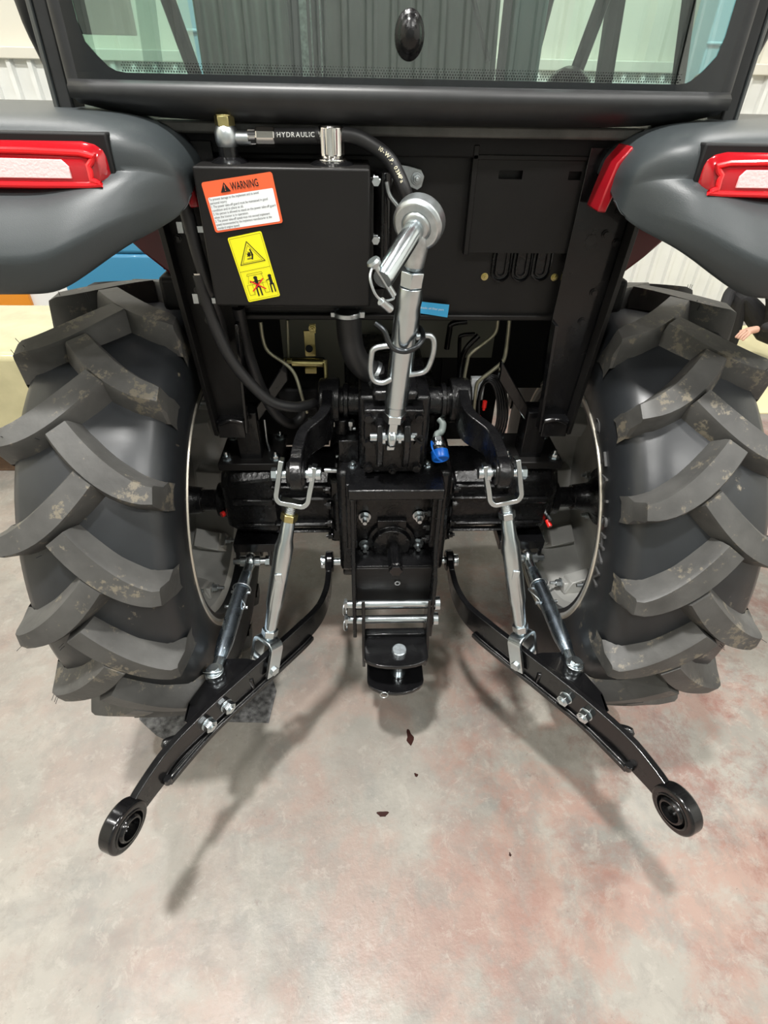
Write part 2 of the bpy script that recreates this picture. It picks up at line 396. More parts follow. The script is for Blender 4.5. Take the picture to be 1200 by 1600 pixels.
# ---------------- tyres
def tyre_profile():
    # (x offset from the tyre centre towards the tractor is negative, radius)
    return [(-.132, .322), (-.137, .350), (-.148, .395), (-.153, .435), (-.150, .475), (-.138, .505), (-.118, .522),
            (-.07, .534), (0, .541), (.07, .534), (.118, .522), (.138, .505), (.150, .475), (.153, .435), (.148, .395), (.137, .350), (.132, .322)]
def carc(x):
    P = tyre_profile()[5:12]; x = max(-.138, min(.138, x))
    for (a, ra), (b, rb) in zip(P, P[1:]):
        if a <= x <= b: return ra+(rb-ra)*(x-a)/(b-a)
    return .505
def make_lug(side):
    "one tread bar; side -1 runs from the crown to the inner shoulder. Angle 0 at its nose, falling towards the shoulder"
    mb = MB().mat(LUGR); n = 12; rows = []
    for i in range(n+1):
        t = i/n
        x = .026 - .170*t
        g = (1-(1-t)**1.75)*math.radians(12.5) + (math.radians(.0))
        R = .580 - .010*t*t - (.006 if t > .97 else 0)
        hw = (.021 + .004*math.sin(PI*t) - .0045*t)          # half width on top, metres along the circumference
        bw = hw + .016
        # across the bar: mostly circumferential, turned by the bar's slope
        slope = (1.75*(1-t)**.75*math.radians(12.5)*.57)/.170
        nx = slope/math.hypot(1, slope); nc = 1/math.hypot(1, slope)
        rb = carc(x) - .006
        row = []
        for (q, wd, rr) in ((1, bw, rb), (1, hw+.003, R-.006), (1, hw-.001, R), (-1, hw-.001, R), (-1, hw+.003, R-.006), (-1, bw*1.0, rb)):
            xx = x - q*wd*nx*1.0; aa = -g + q*wd*nc/.57
            xx = max(-.1445, xx) if rr > rb else max(-.150, xx)
            row.append((xx, rr, aa))
        rows.append(row)
    # sidewall foot of the bar: drops down the shoulder
    xs, g = -.146, rows[-1]
    foot = [(-.1535, r_, a_) for (x_, r_, a_), r_ in zip(g, (.470, .478, .478, .478, .478, .470))]
    mid = [(-.1500, r_, a_) for (x_, r_, a_), r_ in zip(g, (.498, .525, .528, .528, .525, .498))]
    rows += [mid, foot]
    # nose end: close down to the carcass
    nose = [(x_+.010, carc(.03)-.006, a_) for (x_, r_, a_) in rows[0]]
    rows = [nose]+rows
    pts = []
    for row in rows:
        pts.append([V((x*(-side), -r*math.cos(a), r*math.sin(a))) for (x, r, a) in row])
    mb.grid(pts)
    return mb
def wheel(s, name, phase_in, phase_out, scale=1.0, loc=None, parent=T, lug_mesh=[None, None], lab=None):
    C = V((s*XW, 0, AX)) if loc is None else V(loc)
    ty = MB().mat(RUBBER); ty.lathe((0, 0, 0), (1, 0, 0), tyre_profile(), 144, 0, True)
    if s > 0 and scale == 1:
        # raised maker's lettering on the inner sidewall, reading downwards on the rear side
        ty.mat(RUBBER)
        word = 'TAISHAN'; r0 = .378; h = .050; ty.mat(mat('lettering_rubber', (.075, .075, .075), .45))
        PR = tyre_profile()[:6]
        def skin_x(r_):
            for (xa_, ra_), (xb_, rb_) in zip(PR, PR[1:]):
                if ra_ <= r_ <= rb_: return xa_+(xb_-xa_)*(r_-ra_)/(rb_-ra_)
            return PR[-1][0]
        def on_wall(a_, r_, lift): return V((skin_x(r_)-lift, -math.cos(a_)*r_, math.sin(a_)*r_))
        for i, ch in enumerate(word):
            a0_ = math.radians(49 - i*6.5); vs, fs, wd = glyphs(ch, .0); k0 = len(vs)
            def place(p, l): return on_wall(a0_-(p.x-wd/2)*h*1.05/r0, r0+p.y*h, l)
            lo = [place(p, -.001) for p in vs]; hi = [place(p, .0052) for p in vs]
            ty.add(hi, fs)
            edges = {}
            for f_ in fs:
                for q in range(len(f_)):
                    e = tuple(sorted((f_[q], f_[(q+1) % len(f_)]))); edges[e] = edges.get(e, 0)+1
            ty.add(lo+hi, [(a_, b_, b_+k0, a_+k0) for (a_, b_), c_ in edges.items() if c_ == 1])
        for ra_, rb_ in ((.050, .016), (.030, .007)):
            ty.tube([on_wall(math.radians(62)+ra_*math.cos(q), .384+rb_*math.sin(q), .001) for q in [2*PI*j/20 for j in range(20)]], .0012, 6, True)
    tyre = ty.build('rear_tyre' if scale == 1 else 'front_tyre', parent, smo=50, label=lab)
    tyre.location = C; tyre.scale = (scale,)*3
    for k_, (sd, ph) in enumerate(((-s, phase_in), (s, phase_out))):
        # sd: which way the bar runs from the crown
        key = 0 if sd < 0 else 1
        if lug_mesh[key] is None:
            o = make_lug(-sd if False else (1 if sd > 0 else -1)).build('tread_lug', tyre, smo=30)
            lug_mesh[key] = o.data; first = o
        else: first = None
        for i in range(18):
            if i == 0 and first: o = first
            else: o = bpy.data.objects.new('tread_lug', lug_mesh[key]); COL.objects.link(o); o.parent = tyre
            a = math.radians(ph+20*i)
            o.location = (0, 0, 0); o.rotation_euler = (-a, 0, 0)
            o.modifiers.clear()
    return tyre
wheel(-1, 'rear_tyre', 10.8, 1.5, lab='rubber tyre with mud flecked tread bars, left in the photo')
wheel(1, 'rear_tyre', 6.8, 17.0, lab='rubber tyre with raised lettering on its side wall, right in the photo')

# moulding hairs standing on the outer ends of the tread bars
for s in (-1, 1):
    hb = MB().mat(RUBBER); ph = 1.5 if s < 0 else 17.0
    for i in range(6):
        for q in range(3):
            a = math.radians(ph+20*i-12.5+random.uniform(-2.0, 2.0)); x = s*(XW+random.choice((.141, .120, .06))); r = .568
            p = V((x, -r*math.cos(a), AX+r*math.sin(a))); dd_ = V((0, -math.cos(a), math.sin(a)))
            hb.tube([p-dd_*.004, p+dd_*.010+V((s*random.uniform(0, .004), 0, random.uniform(-.003, .003)))], .0007, 4)
    o = hb.build('moulding_hairs', T); o['kind'] = 'stuff'

# ---------------- rims
def rim(s):
    prof = [(.005, .345), (.0, .352), (-.004, .347), (-.002, .336), (.010, .330), (.030, .326), (.045, .305), (.075, .298), (.12, .298), (.150, .30),
            (.175, .30), (.180, .292), (.185, .24), (.178, .20), (.165, .165), (.160, .10), (.160, .06), (.166, .06), (.172, .16), (.184, .20),
            (.192, .24), (.188, .306), (.125, .306), (.075, .306), (.052, .312), (.035, .334), (.012, .340)]
    mb = MB().mat(RIM); mb.lathe((s*.470, 0, AX), (s, 0, 0), prof, 96, 0, True)
    mb.mat(RIME); mb.lathe((s*.470, 0, AX), (s, 0, 0), [(.004, .349), (-.001, .354), (-.006, .351), (-.005, .344), (.001, .341)], 96, 0, True)
    r = mb.build('wheel_rim', T, smo=40, org=(s*.47, 0, AX))
    for i in range(8):
        a = math.radians(22+45*i); rad = V((0, -math.cos(a), math.sin(a))); tan = V((0, math.sin(a), math.cos(a)))
        c = V((s*.560, 0, AX)) + rad*.268
        R = Mx((( -s, 0, 0), tuple(tan), tuple(rad))).transposed()
        k = MB().mat(RIM); k.prism([c+V((s*x, 0, 0))+tan*y+rad*z for x, y, z in ((-.030, -.032, .030), (.060, -.045, .030), (.062, -.03, -.030), (-.012, -.02, -.012))], tan*.064)
        k.box(c+V((-s*.016, 0, 0))+rad*.012, (.026, .050, .030), R)
        b_ = k.build('rim_clamp', r, bevel=.003)
        n_ = MB().mat(ZINC2); n_.bolt(c+V((-s*.030, 0, 0))+rad*.006, (-s, 0, 0), .011, .014, .018); n_.build('rim_bolt', r)
    for i in range(6):
        a = math.radians(5+60*i); c = V((s*.634, 0, AX)) + V((0, -math.cos(a), math.sin(a)))*.125
        n_ = MB().mat(ZINC2); n_.bolt(c, (-s, 0, 0), .012, .012, .012); n_.build('hub_bolt', r)
    h = MB().mat(CAST); h.lathe((s*.632, 0, AX), (-s, 0, 0), [(0, .085), (.02, .085), (.028, .06), (.05, .042), (.10, .036)], 32); h.build('wheel_hub', T, bevel=.002)
for s in (-1, 1): rim(s)

# ---------------- axle housings
for s in (-1, 1):
    ax = MB().mat(CAST)
    # outer casting: chamfered block
    def octo(x, y0, y1, z0, z1, c_): return [V((x, y0+c_, z0)), V((x, y1-c_, z0)), V((x, y1, z0+c_)), V((x, y1, z1-c_)), V((x, y1-c_, z1)), V((x, y0+c_, z1)), V((x, y0, z1-c_)), V((x, y0, z0+c_))]
    sects = [(.460, -.040, .07, .545, .665, .02), (.452, -.075, .10, .520, .705, .03), (.425, -.090, .11, .510, .735, .035), (.315, -.090, .11, .510, .735, .022), (.30, -.078, .10, .515, .715, .03), (.150, -.082, .10, .512, .715, .03)]
    rows = [octo(s*q[0], *q[1:]) for q in sects]
    vs = [p for r in rows for p in r]; n = 8
    ax.add(vs, [(i*n+j, i*n+(j+1) % n, (i+1)*n+(j+1) % n, (i+1)*n+j) for i in range(len(rows)-1) for j in range(n)]+[tuple(range(n)), tuple(range(len(vs)-n, len(vs)))])
    # ribs along the trumpet
    for z, dy in ((.690, .010), (.655, .016), (.565, .014), (.535, .008)):
        ax.box((s*.235, -.085, z), (.17, dy*2, .010))
    ax.box((s*.37, -.089, .640), (.11, .014, .020)); ax.box((s*.37, -.089, .560), (.11, .012, .012))
    A = ax.build('axle_housing', T, bevel=.005, smo=30)
    fl = MB().mat(CAST); fl.lathe((s*.150, 0.01, .608), (-s, 0, 0), [(-.008, .128), (.0, .136), (.018, .136), (.022, .12)], 8, PI/8); fl.build('axle_flange', T, bevel=.003)
    for z in (.53, .575, .64, .69):
        b_ = MB().mat(CAST); b_.bolt((s*.162, -.104, z), (s, 0, 0), .010, .010, .006); b_.build('flange_bolt', A)
    st = MB().mat(CAST); st.cyl((s*.45, 0, AX), (s*.62, 0, AX), .030, n=28); st.ring((s*.475, 0, AX), (1, 0, 0), .05, .03, .02); st.build('axle_shaft', T)
    if s < 0:
        g_ = MB().mat(REDC); g_.cyl((s*.463, -.055, .575), (s*.470, -.062, .575), .008, n=10); g_.build('drain_plug', A)
    else:
        g_ = MB().mat(REDC); g_.cyl((s*.445, -.080, .558), (s*.450, -.098, .550), .007, n=10); g_.mat(ZINC2); g_.cyl((s*.445, -.08, .572), (s*.447, -.094, .572), .005, n=8); g_.build('drain_plug', A)
    # foundry mark
    mk = MB().mat(CAST); put_text(mk, 'H' if s < 0 else 'B', (s*.35, -.097, .590), (1, 0, 0), (0, 0, 1), .022, lift=V((0, -.002, 0))); mk.build('cast_mark', A)
    # top pads with bolts, foot of the fender post
    pd = MB().mat(SATIN); pd.box((s*.365, -.01, .748), (.16, .15, .022)); P_ = pd.build('axle_pad', T, bevel=.003)
    for x, y in ((.30, -.062), (.425, -.062), (.30, .04), (.425, .04)):
        b_ = MB().mat(ZINC); b_.bolt((s*x, y, .759), (0, 0, 1), .011, .011, .010); b_.build('pad_bolt', P_)
    # stabiliser bracket under the housing
    br = MB().mat(GLOSS)
    br.box((s*.375, -.06, .495), (.13, .11, .03))
    for x in (.335, .425): br.prism([V((s*x, -.115, .49)), V((s*x, .0, .49)), V((s*x, .0, .455)), V((s*x, -.07, .425)), V((s*x, -.12, .43))], (s*.012, 0, 0))
    br.build('stabiliser_bracket', T, bevel=.002)

# ---------------- transmission, PTO and drawbar bracket
tr = MB().mat(CAST)
tr.span((-.140, -.185, .47), (.140, .95, .80)); tr.span((-.12, .0, .80), (.12, .95, .90))
tr.span((-.17, -.10, .50), (.17, .18, .72))
TR = tr.build('transmission_housing', T, bevel=.012)
cx = MB().mat(CAST); cx.span((-.085, -.17, .80), (.075, .20, .99)); cx.span((-.055, -.188, .985), (.045, .04, 1.01))
cx.build('lift_cover', T, bevel=.008)
mp = MB().mat(CAST); mp.span((-.074, -.202, .812), (.058, -.165, .974)); MP = mp.build('mast_plate', T, bevel=.004)
for x in (-.063, .047):
    for z in (.957, .893, .827):
        b_ = MB().mat(CAST); b_.bolt((x, -.202, z), (0, -1, 0), .0095, .009, 0); b_.build('plate_bolt', MP)
b_ = MB().mat(CAST); b_.bolt((-.008, -.202, .822), (0, -1, 0), .009, .009, .006); b_.build('plate_bolt', MP)
for x in (-.046, .012):
    lg = MB().mat(CAST); lg.prism([V((x, -.200, .835)), V((x, -.200, .955)), V((x, -.235, .955)), V((x, -.252, .925)), V((x, -.245, .885)), V((x, -.222, .84))], (.015, 0, 0)); lg.build('mast_lug', T, bevel=.003)

# bracket: top, two long cheeks, front frame and cross plate
bk = MB().mat(CAST)
ZT = .800
bk.span((-.112, -.258, .772), (.112, -.17, ZT)); bk.span((-.118, -.235, .60), (-.092, -.17, ZT)); bk.span((.088, -.235, .60), (.114, -.17, ZT))
BK = bk.build('hitch_bracket', T, bevel=.004)
for s in (-1, 1):
    ck = MB().mat(CAST); x = .098 if s > 0 else -.107
    ck.prism([V((x, -.17, ZT-.02)), V((x, -.255, ZT-.03)), V((x, -.262, .60)), V((x, -.302, .55)), V((x, -.306, .335)), V((x, -.265, .325)), V((x, -.12, .42)), V((x, -.10, .60))], (.010, 0, 0))
    ck.build('bracket_cheek', BK, bevel=.002)
    # boss for the lower link pin
    bs = MB().mat(CAST); bs.lathe((s*.100, -.10, .418), (s, 0, 0), [(0, .034), (.032, .034), (.036, .030)], 28); bs.build('link_boss', BK, bevel=.002)
cp = MB().mat(SATIN); cp.prism([V((-.097, -.268, .562)), V((.098, -.268, .562)), V((.098, -.262, .40)), V((-.097, -.262, .40))], (0, .006, 0)); cp.build('cross_plate', BK, bevel=.001)
hl = MB().mat(ZINC2); c_ = at(621, 911, Y=-.270); hl.ring(c_, (0, 1, 0), .0075, .0045, .003, 16); hl.build('plate_ring', BK)
lp = MB().mat(CAST); lp.span((-.097, -.262, .556), (.098, -.20, .564)); lp.build('bracket_shelf', BK, bevel=.001)

pt = MB().mat(CAST); C0 = V((-.004, -.186, .590))
pt.lathe(C0, (0, -1, 0), [(0, .062), (.010, .062), (.012, .050), (.026, .048), (.030, .030)], 36)
for k in range(6):
    a = 2*PI*k/6+.3; pt.cyl(C0+V((math.cos(a)*.040, -.010, math.sin(a)*.040)), C0+V((math.cos(a)*.040, -.028, math.sin(a)*.040)), .012, .009, n=10)
pt.box(C0+V((0, -.006, .05)), (.075, .012, .04))
PT = pt.build('pto_housing', T, bevel=.002)
sh = MB().mat(GLOSS); ns = 36; prof = []
def spl(r, a): return r*(1 if math.cos(6*a) > -.25 else .86)
c1, c2 = C0+V((.004, -.028, 0)), C0+V((.006, -.122, 0))
rows = []
for q, rr in ((0, .0175), (.86, .0175), (.88, .0150), (.93, .0150), (.95, .0175), (1.0, .0165)):
    p = c1.lerp(c2, q); rows.append([p+V((math.cos(2*PI*i/ns), 0, math.sin(2*PI*i/ns)))*spl(rr, 2*PI*i/ns) for i in range(ns)])
vs = [p for r_ in rows for p in r_]
sh.add(vs, [(i*ns+j, i*ns+(j+1) % ns, (i+1)*ns+(j+1) % ns, (i+1)*ns+j) for i in range(5) for j in range(ns)]+[tuple(range(ns)), tuple(range(5*ns, 6*ns))])
sh.build('pto_shaft', T, bevel=.0008, smo=25)
for px, py in ((570, 812), (655, 810), (570, 855), (653, 853)):
    p = at(px, py, Y=-.20); b_ = MB().mat(ZINC2); b_.bolt(V((p.x, -.188, p.z)), (0, -1, 0), .0115, .012, .014); b_.build('pto_stud', PT)
for z in (.700, .655, .615):
    b_ = MB().mat(CAST); b_.bolt((.092, -.215, z), (-1, 0, 0), .013, .010, .008); b_.build('cheek_bolt', BK)

# ---------------- drawbar clevis and pins
dz = MB().mat(GLOSS)
zt, zb = .362, .268
def dplate(z, y0, y1, hw, rr, th):
    pts = [V((-hw+.006, y0, z)), V((hw+.006, y0, z)), V((hw+.006, y1+rr*.7, z))]
    for k in range(9):
        a = PI*(k+1)/10; pts.append(V((math.cos(a)*hw+.006, y1+rr*.7-math.sin(a)*rr, z)))
    pts.append(V((-hw+.006, y1+rr*.7, z))); return pts
dz.prism(dplate(zt, -.310, -.412, .083, .030, .012), (0, 0, -.012))
dz.prism(dplate(zb, -.318, -.425, .076, .040, .012), (0, 0, -.012))
for s in (-1, 1):
    x = .006+s*.080
    dz.prism([V((x, -.305, .48)), V((x, -.322, .50)), V((x, -.335, .40)), V((x, -.355, zt-.012)), V((x, -.345, zb-.012)), V((x, -.28, zb-.012)), V((x, -.27, .42))], (s*.009, 0, 0))
dz.box((.006, -.323, .31), (.158, .010, .10)); dz.box((.006, -.316, .368), (.160, .022, .012))
DB = dz.build('drawbar_clevis', T, bevel=.002)
hp = MB().mat(PINHEAD); hp.lathe((.014, -.375, zt), (0, 0, 1), [(0, .019), (.010, .019), (.012, .017)], 28); hp.mat(ZINC)
hp.cyl((.014, -.375, zt), (.014, -.375, zb-.045), .0125, n=24); hp.ring((.014, -.375, zb+.006), (0, 0, 1), .020, .010, .008); hp.build('hitch_pin', T)
rg = MB().mat(ZINC); c_ = at(600, 1086, Y=-.440); rg.tube([c_+V((math.cos(a)*.010, 0, math.sin(a)*.012)) for a in [2*PI*k/20 for k in range(20)]], .0013, 6, True)
rg.tube([c_+V((.009, 0, .006)), V((.014, -.385, zb-.030))], .0013, 6); rg.build('clip_ring', T)
for py, nm in ((943, 0), (967, 1)):
    p = at(620, py, Y=-.292); pn = MB().mat(ZINC)
    pn.cyl((-.100, p.y, p.z), (.116, p.y, p.z), .0115, n=24); pn.cyl((.108, p.y, p.z), (.122, p.y, p.z), .018, n=24)
    pn.cyl((-.128, p.y, p.z), (-.100, p.y, p.z), .010, n=18)
    PN = pn.build('cross_pin', T, bevel=.001)
    lc = MB().mat(ZINC2); a0 = V((-.124, p.y, p.z))
    lc.cyl(a0+V((0, 0, .018)), a0+V((0, 0, -.022)), .0042, n=10); lc.box(a0+V((0, -.012, .012)), (.010, .008, .016))
    lc.tube([a0+V((0, 0, .016)), a0+V((-.006, -.020, .012)), a0+V((-.006, -.026, -.008)), a0+V((0, -.014, -.026)), a0+V((0, 0, -.020))], .0019, 8, sm=5); lc.build('linch_pin', PN)

# ---------------- lower links
LP = [(-.176, -.092, .418), (-.176, -.150, .414), (-.180, -.215, .41), (-.199, -.285, .41), (-.243, -.352, .41), (-.298, -.420, .41), (-.388, -.530, .41), (-.440, -.598, .41), (-.486, -.668, .41), (-.518, -.738, .412), (-.534, -.788, .414)]
for s in (-1, 1):
    P_ = [mir((p[0]*-1, p[1], p[2]), s) for p in LP]
    lk = MB().mat(GLOSS)
    def wd(t): return (.044+.034*min(1, t*3.0) - .030*max(0, (t-.80)/.20), 0)
    lk.strip(P_[1:], (0, 0, 1), wd, .016, sm=5)
    # front eye
    lk.ring(P_[0], (1, 0, 0), .032, .016, .024, 32, .004)
    lk.strip([P_[0]+V((0, -.015, 0)), P_[1]], (0, 0, 1), .044, .016)
    # rear eye
    d = (P_[-1]-P_[-3]).normalized(); e = P_[-1]+d*.012; nrm = d.cross(V((0, 0, 1))).normalized()
    lk.ring(e, nrm, .049, .033, .030, 44, .003)
    LK = lk.build('lower_link', T, bevel=.003, smo=30)
    # doubler strip along the lower edge, on the inner side
    inn = V((-s*.010, -.006, 0))
    q = [P_[i]+inn for i in (4, 5, 6, 7)]; q = [P_[3].lerp(P_[4], .6)+inn]+q+[P_[8]+inn+(P_[9]-P_[8])*.4]
    db = MB().mat(GLOSS); db.strip([p+V((0, 0, -.036)) for p in q], (0, 0, 1), .012, .014, sm=4)
    db.tube([p+V((0, 0, -.029)) for p in q], .0028, 6, sm=3)
    db.cyl(q[-1]+V((0, 0, -.034)), q[-1]+V((-s*.001, 0, -.016)), .009, n=10); db.build('link_doubler', LK, bevel=.0015)
    # ball sockets
    bl = MB().mat(GLOSS); bl.ring(e, nrm, .036, .0325, .034, 36, .001)
    prof = [(-.020, .0205), (-.020, .024), (-.012, .030), (0, .0330), (.012, .030), (.020, .024), (.020, .0205)]
    bl.lathe(e, nrm, prof, 28, 0, True); bl.build('link_ball', LK, smo=50, bevel=0)
    bf = MB().mat(ZINC); bf.cyl(P_[0]+V((s*.020, 0, 0)), P_[0]+V((-s*.045, 0, 0)), .011, n=20); bf.cyl(P_[0]+V((s*.014, 0, 0)), P_[0]+V((s*.021, 0, 0)), .019, n=20)
    bf.tube([P_[0]+V((s*.024, math.cos(a)*.017, math.sin(a)*.019)) for a in [2*PI*k/16 for k in range(16)]], .0018, 6, True); bf.build('link_pin', LK)
    # two bolts through the web
    for px, py in ((356, 1105), (329, 1133)):
        p = at(px, py, z=.418); p = V((-abs(p.x)*-s, p.y, .418)) if True else p
        # drop it on the link's inner face
        best = min(smooth(P_, 12), key=lambda c_: (c_-p).length); tdir = (P_[7]-P_[6]).normalized(); nn = tdir.cross(V((0, 0, 1))).normalized(); nn = nn if nn.x*s < 0 else -nn
        o_ = V((best.x, best.y, .412))+nn*.008
        b_ = MB().mat(ZINC); b_.cyl(o_, o_+nn*.0025, .0165, n=20); b_.cyl(o_+nn*.0025, o_+nn*.017, .0150, n=6, phase=.3); b_.cyl(o_+nn*.017, o_+nn*.0185, .0105, n=18); b_.cyl(o_+nn*.0185, o_+nn*.021, .007, n=14); b_.mat(REDI).box(o_+nn*.0165+V((s*.002, 0, .009)), (.004, .004, .003)); b_.build('link_bolt', LK, bevel=.0008)
    # hole, cast lug and stamping on the web
    hb = MB().mat(INK); cc = P_[5].lerp(P_[6], .55); tdir = (P_[6]-P_[5]).normalized(); nn = tdir.cross(V((0, 0, 1))).normalized(); nn = nn if nn.x*s < 0 else -nn
    hb.cyl(cc+nn*.004, cc+nn*.0078, .0075, n=16); hb.build('web_hole', LK)
    nb = MB().mat(GLOSS); cc = P_[8].lerp(P_[7], .3)+V((s*.004, 0, .030)); nb.tube([cc+tdir*.018+V((0, 0, -.006)), cc+tdir*.008+V((s*.012, 0, .006)), cc-tdir*.012+V((s*.004, 0, -.004))], .008, 10, sm=4); nb.build('weld_nub', LK)
    # outboard bracket plate carrying the stabiliser
    op = MB().mat(GLOSS); A = [P_[5].lerp(P_[6], .15), P_[6].lerp(P_[7], .95)]
    op.prism([V((s*x, y, .424)) for x, y in ((.322, -.440), (.365, -.430), (.425, -.430), (.476, -.548), (.474, -.590), (.452, -.606), (.395, -.530))], (0, 0, -.010))
    op.prism([V((s*.476, -.548, .424)), V((s*.476, -.592, .424)), V((s*.450, -.606, .424)), V((s*.450, -.606, .385)), V((s*.476, -.592, .385)), V((s*.476, -.548, .400))], (s*-.008, .0, 0))
    op.box((s*.385, -.478, .404), (.09, .03, .035)); op.build('stabiliser_plate', LK, bevel=.002)
    LINKP = P_

# ---------------- lift arms, rods
for s in (-1, 1):
    c_ = V((s*.150, -.075, .930)); arm_end = V((s*.213, -.318, .900))
    rs = MB().mat(CAST); rs.cyl((s*.04, -.075, .930), (s*.150, -.075, .930), .034, n=28); rs.ring((s*.115, -.075, .930), (1, 0, 0), .042, .03, .012); rs.build('rockshaft', T, bevel=.002)
    am = MB().mat(CAST); am.lathe((s*.130, -.075, .932), (s, 0, 0), [(0, .052), (.044, .052), (.048, .046)], 32)
    path = [c_+V((s*.006, -.01, .005)), c_+V((s*.010, -.10, -.006)), arm_end+V((-s*.012, .09, .012)), arm_end+V((-s*.002, .035, .006)), arm_end]
    am.strip(path, (0, 0, 1), lambda t: (.085-.040*t, 0), .024, sm=6)
    am.ring(arm_end+V((0, -.006, -.006)), (1, 0, 0), .034, .016, .028, 32, .003)
    am.ring(arm_end+V((0, -.006, -.006)), (1, 0, 0), .027, .014, .038, 32, .003)
    AM = am.build('lift_arm', T, bevel=.003, smo=30)
    pn = MB().mat(ZINC); e = arm_end+V((0, -.006, -.006)); pn.cyl(e-V((.044, 0, 0)), e+V((.044, 0, 0)), .0105, n=20)
    pn.cyl(e+V((s*.040, 0, 0)), e+V((s*.050, 0, 0)), .014, n=6); pn.cyl(e-V((s*.040, 0, 0)), e-V((s*.050, 0, 0)), .013, n=18)
    pn.ring(e-V((s*.030, 0, 0)), (1, 0, 0), .018, .01, .008); pn.build('arm_pin', AM)
    # rod
    low = V((s*.322, -.432, .405)); up = e; d = (low-up).normalized(); L = (low-up).length
    side = V((1, 0, 0)); side = (side-d*side.dot(d)).normalized(); wdir = d.cross(side).normalized()
    def U(base, d, lat, wdv, half, leg, th, wid, top=True):
        pts = [base-lat*half+d*(-leg), base-lat*half+d*(-.018)]
        for k in range(1, 6):
            a = PI/2*k/6; pts.append(base-lat*(half-.016+.016*math.cos(a))+d*(-.018+.018*math.sin(a)))
        for k in range(5, 0, -1):
            a = PI/2*k/6; pts.append(base+lat*(half-.016+.016*math.cos(a))+d*(-.018+.018*math.sin(a)))
        pts += [base+lat*half+d*(-.018), base+lat*half+d*(-leg)]
        return pts
    RD = MB().mat(ZINC); yb = up+d*.068
    RD.strip(U(yb, d, side, wdir, .0335, .094, .008, .028), wdir, .026, .0105); LR = RD.build('lift_rod', T, bevel=.0015, smo=30, label='silver turnbuckle rod from lift arm to lower link')
    t_ = MB().mat(ZINC2)
    t_.cyl(yb, yb+d*.026, .0105, n=18)
    for k in range(5): t_.ring(yb+d*(.005+.0042*k), d, .0118, .009, .002, 18)
    t_.build('thread', LR)
    n_ = MB().mat(YZINC if s < 0 else ZINC); n_.cyl(yb+d*.024, yb+d*.040, .0185, n=6); n_.build('lock_nut', LR, bevel=.001)
    lat2 = (LINKP[6]-LINKP[5]).cross(V((0, 0, 1))).normalized() if False else None
    bt = low-d*.078   # base of the lower yoke
    n2a = bt-d*.030
    body = MB().mat(ZINC); a0 = yb+d*.040; LL = (n2a-a0).length
    body.lathe(a0, d, [(0, .0135), (.002, .0145), (LL*.16, .0165), (LL*.22, .0205), (LL*.50, .0205), (LL*.74, .0200), (LL*.80, .0165), (LL*.97, .0150), (LL, .0140)], 28, .2)
    body.box(a0+d*LL*.47+wdir*(-.0195 if wdir.y > 0 else .0195), (.016, .004, .026)); body.build('turnbuckle', LR, bevel=.0012, smo=28)
    n_ = MB().mat(ZINC); n_.cyl(n2a, n2a+d*.018, .0195, n=6); n_.cyl(n2a+d*.018, bt, .0105, n=16); n_.build('lock_nut', LR, bevel=.001)
    dirl = (V((s*.402, -.545, .41))-V((s*.300, -.425, .41))).normalized(); lat = dirl.cross(V((0, 0, 1))).normalized()
    dd = -d; lat = (lat-dd*lat.dot(dd)).normalized(); wv = dd.cross(lat).normalized()
    y2 = MB().mat(ZINC); y2.strip(U(bt, dd, lat, wv, .0295, .096, .007, .034), wv, .036, .0095)
    for q in (-1, 1): y2.cyl(low+lat*(q*.0295)-lat*.0047, low+lat*(q*.0295)+lat*.0047, .018, n=20)
    y2.build('lower_yoke', LR, bevel=.0015, smo=30)
    b_ = MB().mat(ZINC2); b_.cyl(low-lat*.036, low+lat*.036, .0085, n=16)
    for q in (-1, 1): b_.cyl(low+lat*(q*.030), low+lat*(q*.040), .012, n=6)
    b_.build('yoke_bolt', LR, bevel=.0008)

